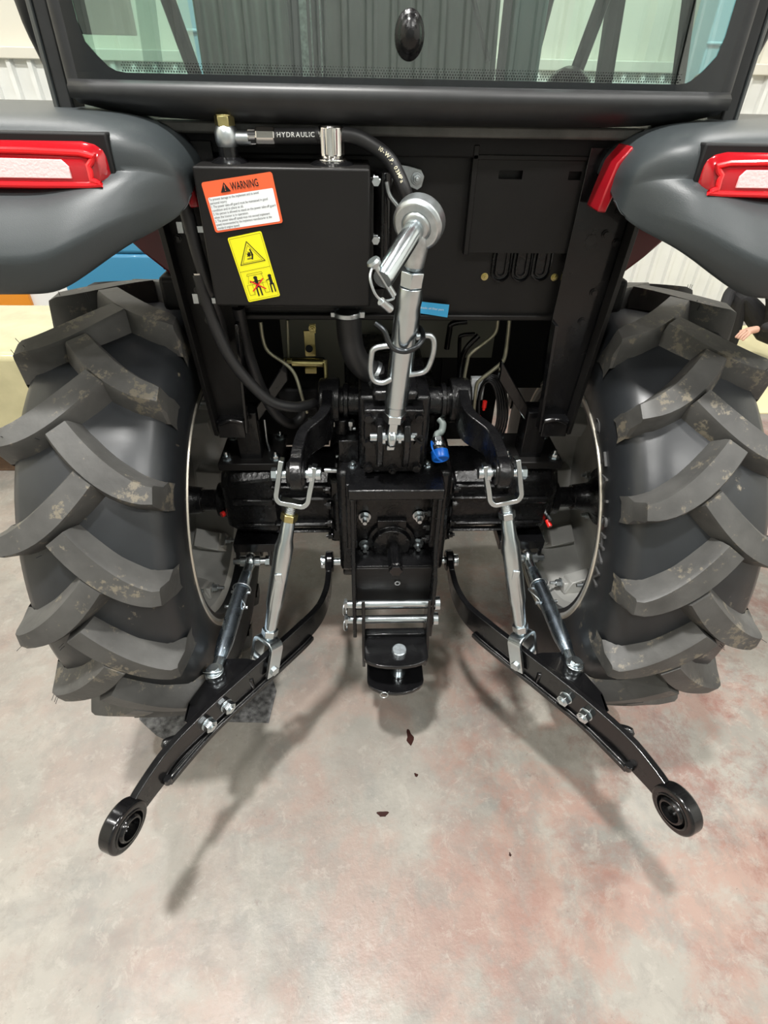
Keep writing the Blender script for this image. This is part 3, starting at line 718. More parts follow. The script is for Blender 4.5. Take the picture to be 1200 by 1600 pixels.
# ---------------- stabilisers
for s in (-1, 1):
    top = V((s*.398, -.118, .450)); bot = V((s*.428, -.478, .432))
    d = (bot-top).normalized()
    sb = MB().mat(BLUEZ); L = (bot-top).length
    sb.lathe(top+d*.045, d, [(0, .0125), (.004, .015), (.05, .0165), (.055, .020), (.09, .0205), (L-.13, .0205), (L-.10, .017), (L-.085, .0145)], 24)
    SB = sb.build('stabiliser_bar', T, bevel=.001, smo=30)
    e1 = MB().mat(ZINC); e1.lathe(top, (1, 0, 0), [(-.010, .012), (-.010, .020), (-.004, .024), (.004, .024), (.010, .020), (.010, .012)], 24, 0, True)
    e1.cyl(top+d*.018, top+d*.052, .0135, n=16)
    e1.cyl(top-V((.048, 0, 0)), top+V((.048, 0, 0)), .0095, n=16)
    for q in (-1, 1): e1.cyl(top+V((q*.012, 0, 0)), top+V((q*.028, 0, 0)), .0155, n=18)
    e1.cyl(top-V((s*.042, 0, 0)), top-V((s*.055, 0, 0)), .016, n=6); e1.build('rod_eye', SB, bevel=.0008)
    cl = MB().mat(ZINC2); u, w_ = MB.frame(d); cc = top+d*.115
    cl.cyl(cc-u*.026, cc+u*.026, .004, n=10); cl.tube([cc+u*.026, cc+u*.026+V((-s*.012, -.014, .010)), cc+d*.03+V((-s*.022, -.020, .012)), cc+d*.050+V((-s*.016, -.012, 0)), cc+d*.052+w_*.0], .0016, 8, sm=6)
    cl.tube([cc-d*.012+(u*math.cos(a)+w_*math.sin(a))*.024 for a in [2*PI*k/20 for k in range(20)]], .0016, 6, True); cl.cyl(cc+d*.05-u*.03, cc+d*.05+u*.03, .0042, n=8); cl.build('safety_clip', SB)
    n_ = MB().mat(ZINC); n_.cyl(bot-d*.082, bot-d*.060, .0185, n=6); n_.cyl(bot-d*.062, bot-d*.012, .0135, n=16)
    n_.lathe(bot, (0, 0, 1), [(-.012, .012), (-.012, .021), (.0, .024), (.012, .021), (.012, .012)], 24, 0, True); n_.build('rod_end', SB, bevel=.001)
    b_ = MB().mat(ZINC); b_.cyl(bot+V((0, 0, -.02)), bot+V((0, 0, .016)), .011, n=16); b_.cyl(bot+V((0, 0, .012)), bot+V((0, 0, .016)), .019, n=20); b_.cyl(bot+V((0, 0, .016)), bot+V((0, 0, .024)), .0125, n=6)
    b_.tube([bot+V((-.024, -.008, .018)), bot+V((.0, -.014, .022)), bot+V((.02, -.006, .018))], .0015, 6); b_.build('end_bolt', SB, bevel=.0008)

# ---------------- top link, stowed upright
pA = V((-.014, -.236, .928)); ball = at(655, 347, Y=-.275); d = (ball-pA).normalized(); LT = (ball-pA).length
tl = MB().mat(ZINC); a0 = pA+d*.062
tl.lathe(a0, d, [(0, .0185), (.003, .0215), (.02, .0215), (.023, .0240), (LT-.215, .0240), (LT-.20, .0220), (LT-.185, .0235), (LT-.165, .021), (LT-.163, .014)], 28)
TL = tl.build('top_link', T, bevel=.0008, smo=25, label='chromed tubular top link stowed upright over the hitch')
e_ = MB().mat(ZINC); e_.lathe(pA, (1, 0, 0), [(-.010, .010), (-.010, .019), (-.004, .023), (.004, .023), (.010, .019), (.010, .010)], 24, 0, True)
e_.strip([pA-d*.03, pA+d*.055], (1, 0, 0), .020, .022); e_.build('lower_eye', TL, bevel=.003)
n_ = MB().mat(ZINC); n_.cyl(a0-d*.016, a0+d*.002, .0245, n=6); n_.build('lock_nut', TL, bevel=.001)
n_ = MB().mat(ZINC); q = a0+d*(LT-.163); n_.cyl(q, q+d*.026, .0225, n=6, phase=.4); n_.build('lock_nut', TL, bevel=.0015)
n_ = MB().mat(ZINC2); n_.lathe(q+d*.026, d, [(0, .012), (.008, .018), (.05, .022), (.06, .02)], 20)
u = V((-.36, -.80, -.30)).normalized()
n_.lathe(ball, u, [(-.016, .024), (-.016, .036), (-.010, .0415), (.010, .0415), (.016, .036), (.016, .024)], 40, 0, True)
n_.lathe(ball, u, [(-.020, .012), (-.019, .020), (-.010, .028), (0, .031), (.010, .028), (.019, .020), (.020, .012)], 32, 0, True)
n_.build('ball_end', TL, bevel=.0015, smo=30)
pe = at(598, 436, Y=-.385); ps = ball+u*-.02; pd = (pe-ball).normalized()
n_ = MB().mat(ZINC); n_.lathe(ball-pd*.028, pd, [(0, .021), (.01, .021), (.012, .0165), (.0285+.02, .0165), ((pe-ball).length+.026, .0165), ((pe-ball).length+.030, .0145)], 28)
n_.build('top_link_pin', TL, smo=30)
lc = MB().mat(ZINC2); pu, pw = MB.frame(pd); pq = pe-pd*.002
uu = V((-.45, 0, .9)); uu = (uu-pd*uu.dot(pd)).normalized()
lc.cyl(pq+uu*.028, pq-uu*.032, .005, n=12); lc.lathe(pq+uu*.022, uu, [(0, .009), (.006, .011), (.010, .009)], 16)
vv = pd
lc.tube([pq+uu*.026, pq+uu*.020+vv*.022, pq+vv*.032-uu*.002, pq-uu*.020+vv*.026, pq-uu*.034+vv*.006, pq-uu*.030], .0021, 8, sm=6); lc.cyl(pq-uu*.018+vv*.03, pq-uu*.040+vv*.022, .0065, n=12); lc.build('linch_pin', TL)
# mast pin
n_ = MB().mat(ZINC); n_.cyl((-.060, pA.y, pA.z), (.036, pA.y, pA.z), .0095, n=18); n_.cyl((-.034, pA.y, pA.z), (-.028, pA.y, pA.z), .017, n=18); n_.cyl((0, pA.y, pA.z), (.006, pA.y, pA.z), .016, n=18)
n_.cyl((.030, pA.y, pA.z+.006), (.040, pA.y, pA.z+.006), .005, n=10); n_.build('mast_pin', T)
n_ = MB().mat(DARK); n_.tube([(.034, pA.y-.01, pA.z), (.045, pA.y-.015, pA.z+.012), (.056, pA.y-.01, pA.z), (.05, pA.y-.01, pA.z-.01), (.036, pA.y-.01, pA.z)], .0022, 8, sm=5); n_.build('pin_clip', T)
# bail handle and hook on the tube
def on(px, py, dy=0): return at(px, py, Y=-.262+dy)
hd = MB().mat(ZINC2)
hd.tube([on(628, 540), on(600, 541), on(584, 546), on(580, 560), on(579, 580), on(584, 594), on(598, 598), on(612, 592), on(622, 588)], .0055, 10, sm=5)
hd.tube([on(640, 530), on(664, 524), on(676, 528), on(678, 545), on(672, 568), on(664, 580), on(650, 584), on(636, 586)], .0055, 10, sm=5)
hd.build('bail_handle', TL)
hk = MB().mat(mat('dark_steel_hook', (.07, .075, .08), .3, metal=1))
hk.tube([on(586, 505, -.02), on(600, 517, -.026), on(606, 532, -.028), on(616, 545, -.028), on(634, 549, -.028), on(652, 541, -.028), on(661, 527, -.010), on(656, 513, .022), on(643, 508, .030)], .0052, 10, sm=6); hk.build('retaining_hook', TL)

# ---------------- cab back wall, posts and frames
pn = MB().mat(SATIN); YP = -.070
pn.span((-.40, YP, 1.128), (.385, YP+.02, 1.465)); pn.span((-.40, YP-.012, 1.124), (.385, YP+.02, 1.136))
PNL = pn.build('rear_panel', T, bevel=.003)
ol = MB().mat(DARK); ol.span((-.50, YP+.02, 1.13), (.50, 1.12, 1.20)); ol.span((-.5, YP+.06, 1.2), (-.47, 1.1, 1.50)); ol.span((.47, YP+.06, 1.2), (.5, 1.1, 1.50)); ol.build('cab_floor', T, bevel=.01)
op = MB().mat(OLIVE); op.span((-.30, .25, .90), (.30, .26, 1.14)); op.span((-.187, .262, .72), (-.128, .28, 1.14)); op.build('bulkhead_plate', T)
op = MB().mat(DARK); op.span((-.50, .26, .60), (-.185, .28, 1.14)); op.span((-.13, .27, .60), (.16, .28, 1.01)); op.build('dark_gap_sheet', T)  # dark sheets added to block see-through gaps under the cab
op = MB().mat(DARK); op.span((.16, .26, .62), (.335, .28, 1.14)); op.span((.335, .26, .80), (.50, .28, 1.14)); op.build('dark_gap_sheet', T)
# raised mounting plate with slots
C4 = [(.137, 1.428), (.349, 1.412), (.346, 1.262), (.135, 1.268)]
pl = MB().mat(SATIN); Yq = -.088
x0, x1, z0, z1 = .137, .352, 1.262, 1.418
# face built round the two slots
def slot_plate(mb, y, th):
    xs = [x0, .178, .222, .308, .332, x1]; zs = [z0, 1.388, 1.402, z1]
    for i in range(5):
        for j in range(3):
            if j == 1 and i in (1, 3): continue
            mb.span((xs[i], y, zs[j]), (xs[i+1], y+th, zs[j+1]))
slot_plate(pl, Yq, .004)
PLT = pl.build('mounting_plate', T)
ed = MB().mat(SATIN); ed.span((x0-.010, Yq-.004, z0-.004), (x0, YP, 1.440)); ed.span((x0-.010, Yq-.004, 1.418), (x1, YP, 1.426)); ed.span((x0-.02, YP-.006, 1.434), (x1-.05, YP, 1.444)); ed.build('plate_flange', PLT, bevel=.0015)
sd_ = MB().mat(INK); sd_.span((x0+.03, Yq+.006, 1.37), (x1-.01, Yq+.008, 1.41)); sd_.build('slot_shadow_box', PLT) if False else None
# three oval hose ports
for i, (px, py) in enumerate(((784, 411), (816, 411), (847, 410))):
    c_ = at(px, py, Y=YP-.004); po = MB().mat(CAST)
    def oval(k, y, sx=.0165, sz=.033): return [V((c_.x+math.cos(a)*sx*k, y, c_.z+(math.copysign(sz-sx, math.sin(a)) if abs(math.sin(a)) > 1e-6 else 0)*1+math.sin(a)*sx*k)) for a in [2*PI*q/24 for q in range(24)]]
    rows = [oval(1.25, YP-.001), oval(1.2, YP-.007), oval(1.0, YP-.009), oval(.95, YP-.002), oval(.72, YP-.001), oval(.70, YP-.006), oval(.5, YP-.006), oval(.45, YP-.001)]
    n = 24; vs = [p for r in rows for p in r]
    po.add(vs, [(a*n+b, a*n+(b+1) % n, (a+1)*n+(b+1) % n, (a+1)*n+b) for a in range(len(rows)-1) for b in range(n)]+[tuple(range(len(vs)-n, len(vs)))])
    po.build('hose_grommet', PNL, smo=30)
for px, py in ((757, 432), (866, 433), (881, 393)):
    c_ = at(px, py, Y=YP); b_ = MB().mat(YZINC if px != 881 else CAST); b_.bolt((c_.x, YP, c_.z), (0, -1, 0), .0055, .005, .004); b_.build('panel_bolt', PNL)
# fender posts: plate with an outer flange, weld foot and stub on the axle
for s in (-1, 1):
    ps = MB().mat(SATIN if s < 0 else GLOSS)
    yq = -.100
    ps.prism([V((s*.335, yq, 1.44)), V((s*.445, yq, 1.44)), V((s*.418, yq, .872)), V((s*.350, yq, .872)), V((s*.330, yq, 1.13))], (0, .005, 0))
    POST = ps.build('fender_post', T, bevel=.001)
    fl = MB().mat(SATIN); fl.prism([V((s*.452, yq, 1.40)), V((s*.440, yq-.004, 1.40)), V((s*.412, yq-.004, .872)), V((s*.422, yq, .872))], (0, -.034, 0)); fl.build('post_flange', POST, bevel=.001)
    f2 = MB().mat(GLOSS); f2.prism([V((s*.338, yq, 1.13)), V((s*.330, yq, 1.13)), V((s*.346, yq, .872)), V((s*.352, yq, .872))], (0, -.026, 0)); f2.build('post_rib', POST, bevel=.001)
    ft = MB().mat(GLOSS); ft.box((s*.382, -.105, .885), (.062, .05, .045)); ft.tube([(s*.350, -.131, .905), (s*.38, -.134, .912), (s*.408, -.131, .90)], .006, 8, sm=4); ft.build('weld_foot', POST, bevel=.003)
    sb = MB().mat(GLOSS); sb.span((s*.335, -.06, .75), (s*.392, .0, .89)); sb.prism([V((s*.335, -.05, .86)), V((s*.335, -.05, .90)), V((s*.25, -.05, 1.02)), V((s*.25, -.05, .97))], (0, .02, 0)); sb.build('post_stub', T, bevel=.003)
    for q, (x, z) in enumerate(((.415, 1.34), (.425, 1.285), (.40, 1.30), (.405, 1.19), (.395, 1.13))):
        b_ = MB().mat(GLOSS); b_.bolt((s*x, yq-.001, z), (0, -1, 0), .006, .004, 0); b_.build('post_bolt', POST)
    sl = MB().mat(INK); sl.lathe((s*.374, yq-.0006, 1.29), (0, -1, 0), [(0, .010), (.0006, .010)], 20); sl.build('post_hole', POST)

# ---------------- hydraulic tank with its labels
tk = MB().mat(SATIN); X0, X1, Z0, Z1, YT, YTB = -.348, -.060, 1.193, 1.415, -.205, -.085
tk.span((X0, YT, Z0), (X1, YTB, Z1))
TK = tk.build('hydraulic_tank', T, bevel=.004, seg=3)
k = MB().mat(SATIN); k.span((X1-.006, YT+.02, 1.20), (X1+.006, YT+.028, 1.40)); k.span((-.33, YTB, 1.15), (X1+.03, YP, 1.19)); k.build('tank_bracket', T, bevel=.001)
for z in (1.395, 1.305):
    b_ = MB().mat(ZINC2); b_.bolt((X1+.006, YT+.03, z), (1, 0, 0), .006, .006, .004); b_.cyl((X1+.01, YT+.01, z), (X1+.01, YT+.018, z), .007, n=6); b_.build('tank_bolt', TK)
def quad_label(name, px4, corner_r, mats_fn, parent=TK, Y=YT):
    P4 = [at(px, py, Y=Y-.0006) for px, py in px4]     # tl, tr, br, bl
    return P4
# orange and white warning label
tlp, trp, brp, blp = [at(px, py, Y=YT-.001) for px, py in ((314, 285), (426, 268), (441, 348), (337, 364))]
cL = (tlp+trp+brp+blp)/4; u = ((trp-tlp)+(brp-blp)).normalized(); v = ((tlp-blp)+(trp-brp)).normalized(); v = (v-u*u.dot(v)).normalized()
W = ((trp-tlp).length+(brp-blp).length)/2; H = ((tlp-blp).length+(trp-brp).length)/2
def rrect(c, u, v, w, h, r, n=5):
    out = []
    for cx_, cy_, a0 in ((1, 1, 0), (-1, 1, PI/2), (-1, -1, PI), (1, -1, 3*PI/2)):
        for k in range(n+1):
            a = a0+PI/2*k/n; out.append(c+u*(cx_*(w/2-r)+math.cos(a)*r)+v*(cy_*(h/2-r)+math.sin(a)*r))
    return out
nrm = V((0, -1, 0))
lb = MB().mat(ORNG); lb.prism(rrect(cL, u, v, W, H, .004), nrm*.0006)
cW = cL-v*(H*.13)+nrm*.0009; lb.mat(WHITE); lb.poly(rrect(cW, u, v, W*.93, H*.66, .002))
lb.mat(INK)
c_ = cL+v*(H*.345)+nrm*.0012
put_text(lb, 'WARNING', c_+u*(-.013)-v*.0052, u, v, .0155, width=.046, lift=V((0, 0, 0)), bold=.012)
tc_ = c_+u*(-.0225); lb.poly([tc_+v*.0075, tc_-v*.0065-u*.0085, tc_-v*.0065+u*.0085]); lb.mat(ORNG); lb.poly([tc_+v*.004+nrm*.0004-u*.0007, tc_-v*.002+nrm*.0004-u*.0004, tc_-v*.002+nrm*.0004+u*.0004, tc_+v*.004+nrm*.0004+u*.0007]); lb.poly(rrect(tc_-v*.004+nrm*.0004, u, v, .0016, .0016, .0007)); lb.mat(INK)
lines = ['To prevent damage to the implement and to avoid', 'personal injury:', '1. The power take-off guard must be maintained in good', 'condition and in place at all.', '2. No person is allowed to stand on the power take-off guard', 'when the tractor is in operation.', '3. The power take-off speed must not exceed implement', 'speed recommended by the implement manufacturer at the', 'standard engine speed.']
for i, t_ in enumerate(lines):
    o_ = cW-u*(W*.455)+v*(H*.29-(i+.35)*H*.0715)+nrm*.0003
    put_text(lb, t_, o_, u, v, .0052, width=min(.92*W, len(t_)*.00178), lift=V((0, 0, 0)))
lb.build('warning_label', TK, label='orange and white WARNING label with nine lines of small print', fix=False)
# yellow pictogram label
tlp, trp, brp, blp = [at(px, py, Y=YT-.001) for px, py in ((357, 371), (410, 361), (436, 462), (387, 473))]
cL = (tlp+trp+brp+blp)/4; u = ((trp-tlp)+(brp-blp)).normalized(); v = ((tlp-blp)+(trp-brp)).normalized(); v = (v-u*u.dot(v)).normalized()
W = ((trp-tlp).length+(brp-blp).length)/2; H = ((tlp-blp).length+(trp-brp).length)/2
lb = MB().mat(YELL); lb.prism(rrect(cL, u, v, W, H, .003), nrm*.0006); K = cL+nrm*.0010
def LT_(p): return K+u*p[0]*W+v*p[1]*H
def stroke(mb, pts, w_, closed=False):
    Q = [LT_(p) for p in pts]
    for a, b in zip(Q, Q[1:]+([Q[0]] if closed else [])):
        if (b-a).length < 1e-6: continue
        t_ = (b-a).normalized(); s_ = t_.cross(nrm)*w_/2; mb.add([a-s_-t_*w_*.3, a+s_-t_*w_*.3, b+s_+t_*w_*.3, b-s_+t_*w_*.3], [(0, 1, 2, 3)])
lb.mat(INK)
stroke(lb, [(-.46, .475), (.46, .475), (.46, -.475), (-.46, -.475)], .0004, True); stroke(lb, [(-.46, -.02), (.46, -.02)], .0005)
stroke(lb, [(0, .40), (.37, .08), (-.37, .08)], .0012, True); stroke(lb, [(0, .345), (.29, .10), (-.29, .10)], .0005, True)
stroke(lb, [(.03, .28), (.06, .20), (.02, .14)], .0026); stroke(lb, [(.05, .22), (-.06, .25)], .0012); stroke(lb, [(.05, .20), (-.10, .19)], .0014); stroke(lb, [(.0, .15), (-.12, .15)], .0014); stroke(lb, [(-.10, .23), (-.03, .17)], .0008)
lb.poly([LT_((-.04+math.cos(a)*.05, .215+math.sin(a)*.02)) for a in [2*PI*k/12 for k in range(12)]])
stroke(lb, [(-.30, -.10), (-.28, -.07), (.16, -.07), (.18, -.10)], .0005, True); stroke(lb, [(-.25, -.10), (-.33, -.22)], .0004); stroke(lb, [(.14, -.10), (.17, -.20)], .0004)
stroke(lb, [(-.38, -.24), (-.38, -.40), (-.22, -.40), (-.22, -.24)], .0005); stroke(lb, [(.10, -.24), (.10, -.40), (.24, -.40), (.24, -.24)], .0005); stroke(lb, [(-.38, -.24), (.24, -.24)], .0004)
def man(x, y, sc):
    lb.poly([LT_((x+math.cos(a)*.055*sc, y+.105*sc+math.sin(a)*.024*sc)) for a in [2*PI*k/12 for k in range(12)]])
    stroke(lb, [(x, y+.07*sc), (x, y-.02*sc)], .0055*sc); stroke(lb, [(x-.045*sc, y-.02*sc), (x-.05*sc, y-.15*sc)], .0026*sc); stroke(lb, [(x+.045*sc, y-.02*sc), (x+.05*sc, y-.15*sc)], .0026*sc)
man(-.07, -.26, 1.1); man(.36, -.26, 1); stroke(lb, [(-.26, -.20), (.10, -.20)], .0016); stroke(lb, [(.34, -.20), (.22, -.22)], .0014)
lb.mat(REDI); K = K+nrm*.0004; stroke(lb, [(-.25, -.18), (.14, -.34)], .0022); stroke(lb, [(.14, -.18), (-.25, -.34)], .0022)
lb.build('caution_label', TK, label='yellow label with a falling figure in a triangle and a crossed out person', fix=False)
# blue label on the back panel
tlp, trp, brp, blp = [at(px, py, Y=YP-.0135) for px, py in ((655, 471), (702, 476), (699, 496), (655, 489))]
lb = MB().mat(CYAN); lb.prism([tlp, trp, brp, blp], nrm*.0006); lb.mat(WHITE); u = (trp-tlp).normalized(); v = V((0, 0, 1)); v = (v-u*u.dot(v)).normalized()
put_text(lb, 'Hydraulic oil filter port', (tlp+blp)/2-v*.0018+nrm*.0009-u*.006, u, v, .0065, width=.059, lift=V((0, 0, 0))); lb.build('filter_label', PNL, label='small blue label with white print', fix=False)
# tank top: banjo union, breather cap, hose
bx = MB().mat(GLOSS); c_ = V((-.296, -.150, Z1)); bx.lathe(c_, (0, 0, 1), [(-.002, .034), (.004, .026), (.008, .0165), (.022, .0165)], 24); bx.build('weld_boss', TK, smo=50)
bj = MB().mat(ZINC2); bj.lathe(c_+V((0, 0, .018)), (0, 0, 1), [(0, .013), (.004, .0165), (.012, .019), (.022, .019), (.030, .0165), (.034, .013)], 24); bj.cyl(c_+V((.01, 0, .034)), c_+V((.04, 0, .034)), .0105, n=20)
bj.build('banjo_union', TK, smo=40)
n_ = MB().mat(YZINC); n_.cyl(c_+V((0, 0, .050)), c_+V((0, 0, .064)), .0165, n=6); n_.cyl(c_+V((0, 0, .062)), c_+V((0, 0, .066)), .0135, n=20); n_.build('banjo_bolt', TK, bevel=.001)
hs = [c_+V((.036, 0, .036)), c_+V((.10, 0, .037)), c_+V((.15, .002, .038)), at(500, 211, Y=-.150), at(548, 212, Y=-.150), at(580, 226, Y=-.152), at(606, 246, Y=-.158), at(622, 272, Y=-.165), at(634, 302, Y=-.17), at(640, 330, Y=-.15)]
fr = MB().mat(CHROME); fr.cyl(hs[0], hs[0]+V((.012, 0, 0)), .0125, n=6); fr.lathe(hs[0]+V((.012, 0, 0)), (1, 0, 0), [(0, .012), (.002, .0145), (.030, .0145), (.032, .0125)], 10); fr.build('hose_ferrule', TK, bevel=.0008, smo=20)
hm = MB().mat(HOSE); HS = smooth(hs, 10); hm.tube(HS, .0115, 16)
def along(P, dist):
    for a, b in zip(P, P[1:]):
        L = (b-a).length
        if dist <= L: return a+(b-a)*(dist/L), (b-a).normalized()
        dist -= L
    return P[-1], (P[-1]-P[-2]).normalized()
def hose_text(txt, start, m, h=.010):
    dist = start; hm.mat(m)
    for ch in txt:
        if ch == ' ': dist += h*.45; continue
        vs, fs, wd = glyphs(ch, .01); p, t_ = along(HS, dist+wd*h/2)
        view = (CAM-p); nn = (view-t_*view.dot(t_)).normalized(); nn = (nn + V((0, 0, .25))).normalized(); nn = (nn-t_*nn.dot(t_)).normalized(); up_ = nn.cross(t_).normalized()
        out = []
        for q in vs:
            yy = (q.y-.35)*h; ang = yy/.0115; out.append(p+t_*((q.x-wd/2)*h)+(nn*math.cos(ang)+up_*math.sin(ang))*.0119)
        hm.add(out, fs); dist += wd*h+h*.16
hose_text('HYDRAULIC HOSE', .048, TEXTW, .0098)
hose_text('10-W.P. 03MPa', .226, TEXTY, .0088); hose_text('GB/T3683', .318, TEXTY, .0085)
hm.build('hydraulic_hose', T, smo=50, fix=False)
bc = MB().mat(CHROME); c_ = V((-.124, -.155, Z1)); n = 60; rows = []
bc.lathe(c_, (0, 0, 1), [(0, .022), (.006, .026), (.008, .026), (.010, .023)], 32)
for z, r, am in ((.010, .0195, .0), (.013, .021, .02), (.016, .0215, .08), (.045, .0215, .08), (.051, .0205, .03), (.054, .017, 0), (.055, .006, 0)):
    rows.append([c_+V((math.cos(a)*r*(1-am*(math.cos(10*a) < -.1)), math.sin(a)*r*(1-am*(math.cos(10*a) < -.1)), z)) for a in [2*PI*i/n for i in range(n)]])
vs = [p for r_ in rows for p in r_]
bc.add(vs, [(i*n+j, i*n+(j+1) % n, (i+1)*n+(j+1) % n, (i+1)*n+j) for i in range(6) for j in range(n)]+[tuple(range(6*n, 7*n))]); bc.build('breather_cap', TK, smo=30, bevel=.0006)
wb = MB().mat(GLOSS); wb.lathe(c_, (0, 0, 1), [(-.002, .040), (.003, .033), (.006, .024)], 28); wb.build('weld_boss', TK, smo=60)
# pale hanger plate, tube and dark cylinder beside the tank
hg = MB().mat(ZINC2); a = at(630, 258, Y=-.085); b = at(662, 282, Y=-.085)
hg.prism([at(617, 256, Y=-.088), at(638, 259, Y=-.088), at(658, 265, Y=-.088), at(663, 276, Y=-.088), at(659, 292, Y=-.088), at(652, 297, Y=-.088), at(638, 291, Y=-.088), at(612, 280, Y=-.088)], (0, .004, 0)); c_ = at(651, 279, Y=-.088); hg.bolt(c_, (0, -1, 0), .008, .007, .005); hg.build('hanger_plate', PNL, bevel=.001)
tb = MB().mat(ZINC2); tb.tube([at(603, 284, Y=-.13), at(608, 305, Y=-.13), at(622, 325, Y=-.13), at(626, 350, Y=-.13), at(626, 400, Y=-.12)], .0045, 10, sm=4); tb.build('bent_tube', T)
cy = MB().mat(GLOSS); cy.cyl((-.035, -.10, 1.21), (-.035, -.10, 1.40), .018, n=24); cy.build('filter_cylinder', PNL, bevel=.002)

# ---------------- hoses, pipes, linkage bits
def tubes(name, px, r, m, sm=6, parent=T, n=12): 
    mb = MB().mat(m); mb.tube([at(*p[:2], Y=p[2]) for p in px], r, n, sm=sm); return mb.build(name, parent, smo=60)
def capped(px, py, Y, tip=(0, 0, 1)):
    p = at(px, py, Y=Y); mb = MB().mat(HOSE); d_ = (at(px, py, Y=Y)-at(px+12, py+45, Y=Y)).normalized()
    mb.cyl(p-d_*.055, p, .0125, n=18); mb.mat(CHROME); mb.cyl(p, p+d_*.003, .0105, n=18); mb.mat(YZINC); mb.cyl(p-d_*.058, p-d_*.048, .010, n=6); mb.mat(ZINC2)
    mb.box(p-d_*.045+V((.020, -.004, -.002)), (.014, .006, .010)); mb.box(p-d_*.05+V((-.020, .004, .004)), (.010, .006, .018)); return mb.build('hose_coupling', T, smo=40)
capped(286, 310, -.165); capped(311, 428, -.165)
tubes('rubber_hose', [(297, 350, -.165), (310, 400, -.165), (328, 455, -.160), (342, 500, -.14), (352, 545, -.12)], .0120, HOSE)
tubes('rubber_hose', [(322, 470, -.165), (338, 515, -.165), (360, 560, -.165), (392, 600, -.16), (425, 628, -.15), (462, 636, -.13), (492, 630, -.09)], .0120, HOSE)
tubes('rubber_hose', [(372, 480, -.10), (385, 540, -.08), (405, 600, -.06), (430, 645, -.04), (455, 662, -.02), (472, 650, 0), (476, 630, 0)], .013, HOSE)
tubes('return_hose', [(545, 488, -.09), (546, 520, -.09), (552, 550, -.09), (566, 572, -.085), (590, 588, -.08)], .027, HOSE, 6, T, 20)
for px, py, ax_ in ((543, 489, (0, 0, 1)), (584, 584, (1, 0, -.6))):
    c_ = at(px, py, Y=-.09 if px < 560 else -.082); mb = MB().mat(ZINC2); mb.ring(c_, ax_, .0305, .027, .010, 28); mb.box(c_+V((.030, -.008, 0)), (.012, .012, .012)); mb.box(c_+V((-.030, -.008, 0)), (.010, .010, .010)); mb.build('hose_clamp', T, bevel=.001)
tubes('steel_pipe', [(407, 503, -.05), (411, 530, -.05), (420, 550, -.05), (448, 570, -.05), (462, 588, -.05), (472, 620, -.06), (480, 645, -.06)], .0042, PIPE, 4)
tubes('steel_pipe', [(449, 500, .02), (451, 558, .02)], .0042, PIPE, 0)
tubes('steel_pipe', [(778, 500, 0), (775, 518, 0), (764, 530, 0), (736, 552, 0), (730, 566, 0), (722, 612, 0)], .0042, PIPE, 4)
tubes('steel_pipe', [(796, 500, 0), (793, 530, 0), (788, 560, 0), (778, 572, 0), (750, 594, 0), (744, 606, 0), (740, 645, 0)], .0048, PIPE, 4)
tubes('black_pipe', [(730, 502, .15), (706, 506, .15), (702, 520, .15), (698, 545, .15)], .0075, GLOSS, 4)
tubes('black_pipe', [(742, 522, .12), (722, 524, .12), (718, 535, .12), (717, 600, .12)], .005, GLOSS, 4)
tubes('black_pipe', [(748, 524, .08), (728, 545, .08), (720, 570, .08), (716, 610, .06)], .007, GLOSS, 4)
tubes('brake_rod', [(413, 655, -.02), (417, 690, -.02), (424, 712, -.02)], .0035, ZINC2, 0)
cv = MB().mat(ZINC2); c_ = at(485, 653, Y=-.07); c2 = at(489, 664, Y=-.07); cv.cyl(c_, c2, .007, n=8); cv.build('rod_clevis', T)
gp = MB().mat(YZINC)
for q in ((474, 517, 494, 556), ): gp.span(at(q[0], q[1], Y=.05), at(q[2], q[3], Y=.054))
gp.span(at(483, 506, Y=.048), at(494, 520, Y=.052)); gp.bolt(at(488, 513, Y=.046), (0, -1, 0), .007, .006, .004)
gp.mat(DARK); gp.cyl(at(483, 545, Y=.048), at(483, 545, Y=.045), .009, n=16); gp.build('zinc_bracket', T, bevel=.001)
gp = MB().mat(YZINC); gp.cyl(at(444, 564, Y=0), at(508, 566, Y=0), .007, n=14); gp.cyl(at(456, 566, Y=0), at(505, 567, Y=0), .0105, n=18); gp.tube([at(508, 562, Y=0), at(510, 602, Y=-.02)], .0055, 8); gp.box(at(486, 579, Y=0), (.028, .01, .012)); gp.build('brass_lever_shaft', T, bevel=.0008)
gb = MB().mat(GREYB); gb.prism([at(425, 618, Y=.12), at(440, 594, Y=.12), at(500, 596, Y=.12), at(500, 625, Y=.12)], (0, .1, 0)); gb.build('grey_casing', T, bevel=.004)
bx = MB().mat(DARK); bx.span((-.30, .05, .78), (-.19, .24, .90)); bx.build('step_box', T, bevel=.008)
# spool valves left of the lift cover
for px, py in ((546, 690), (537, 707), (553, 722), (548, 664)):
    mb = MB().mat(ZINC2); p = at(px, py, Y=-.10); mb.cyl(p, p+V((0, 0, .012)), .010, n=6); mb.cyl(p-V((0, 0, .012)), p, .007, n=12); mb.cyl(p+V((-.02, 0, -.01)), p+V((.012, 0, -.01)), .005, n=10); mb.build('valve_nut', T, bevel=.0008)
vb = MB().mat(CAST); vb.span((-.135, -.14, .80), (-.085, .0, .86)); vb.cyl((-.125, -.10, .86), (-.125, -.10, .90), .018, n=16); vb.build('valve_block', T, bevel=.003)
sp = MB().mat(ZINC2); sp.cyl(at(507, 735, Y=-.14), at(533, 735, Y=-.14), .006, n=12); sp.build('spool_end', T)
for px, py in ((551, 722), (668, 720)):
    mb = MB().mat(ZINC); p = at(px, py, Y=-.16); mb.bolt(V((p.x, p.y, .80)), (0, 0, 1), .009, .009, .005); mb.build('cover_bolt', T)
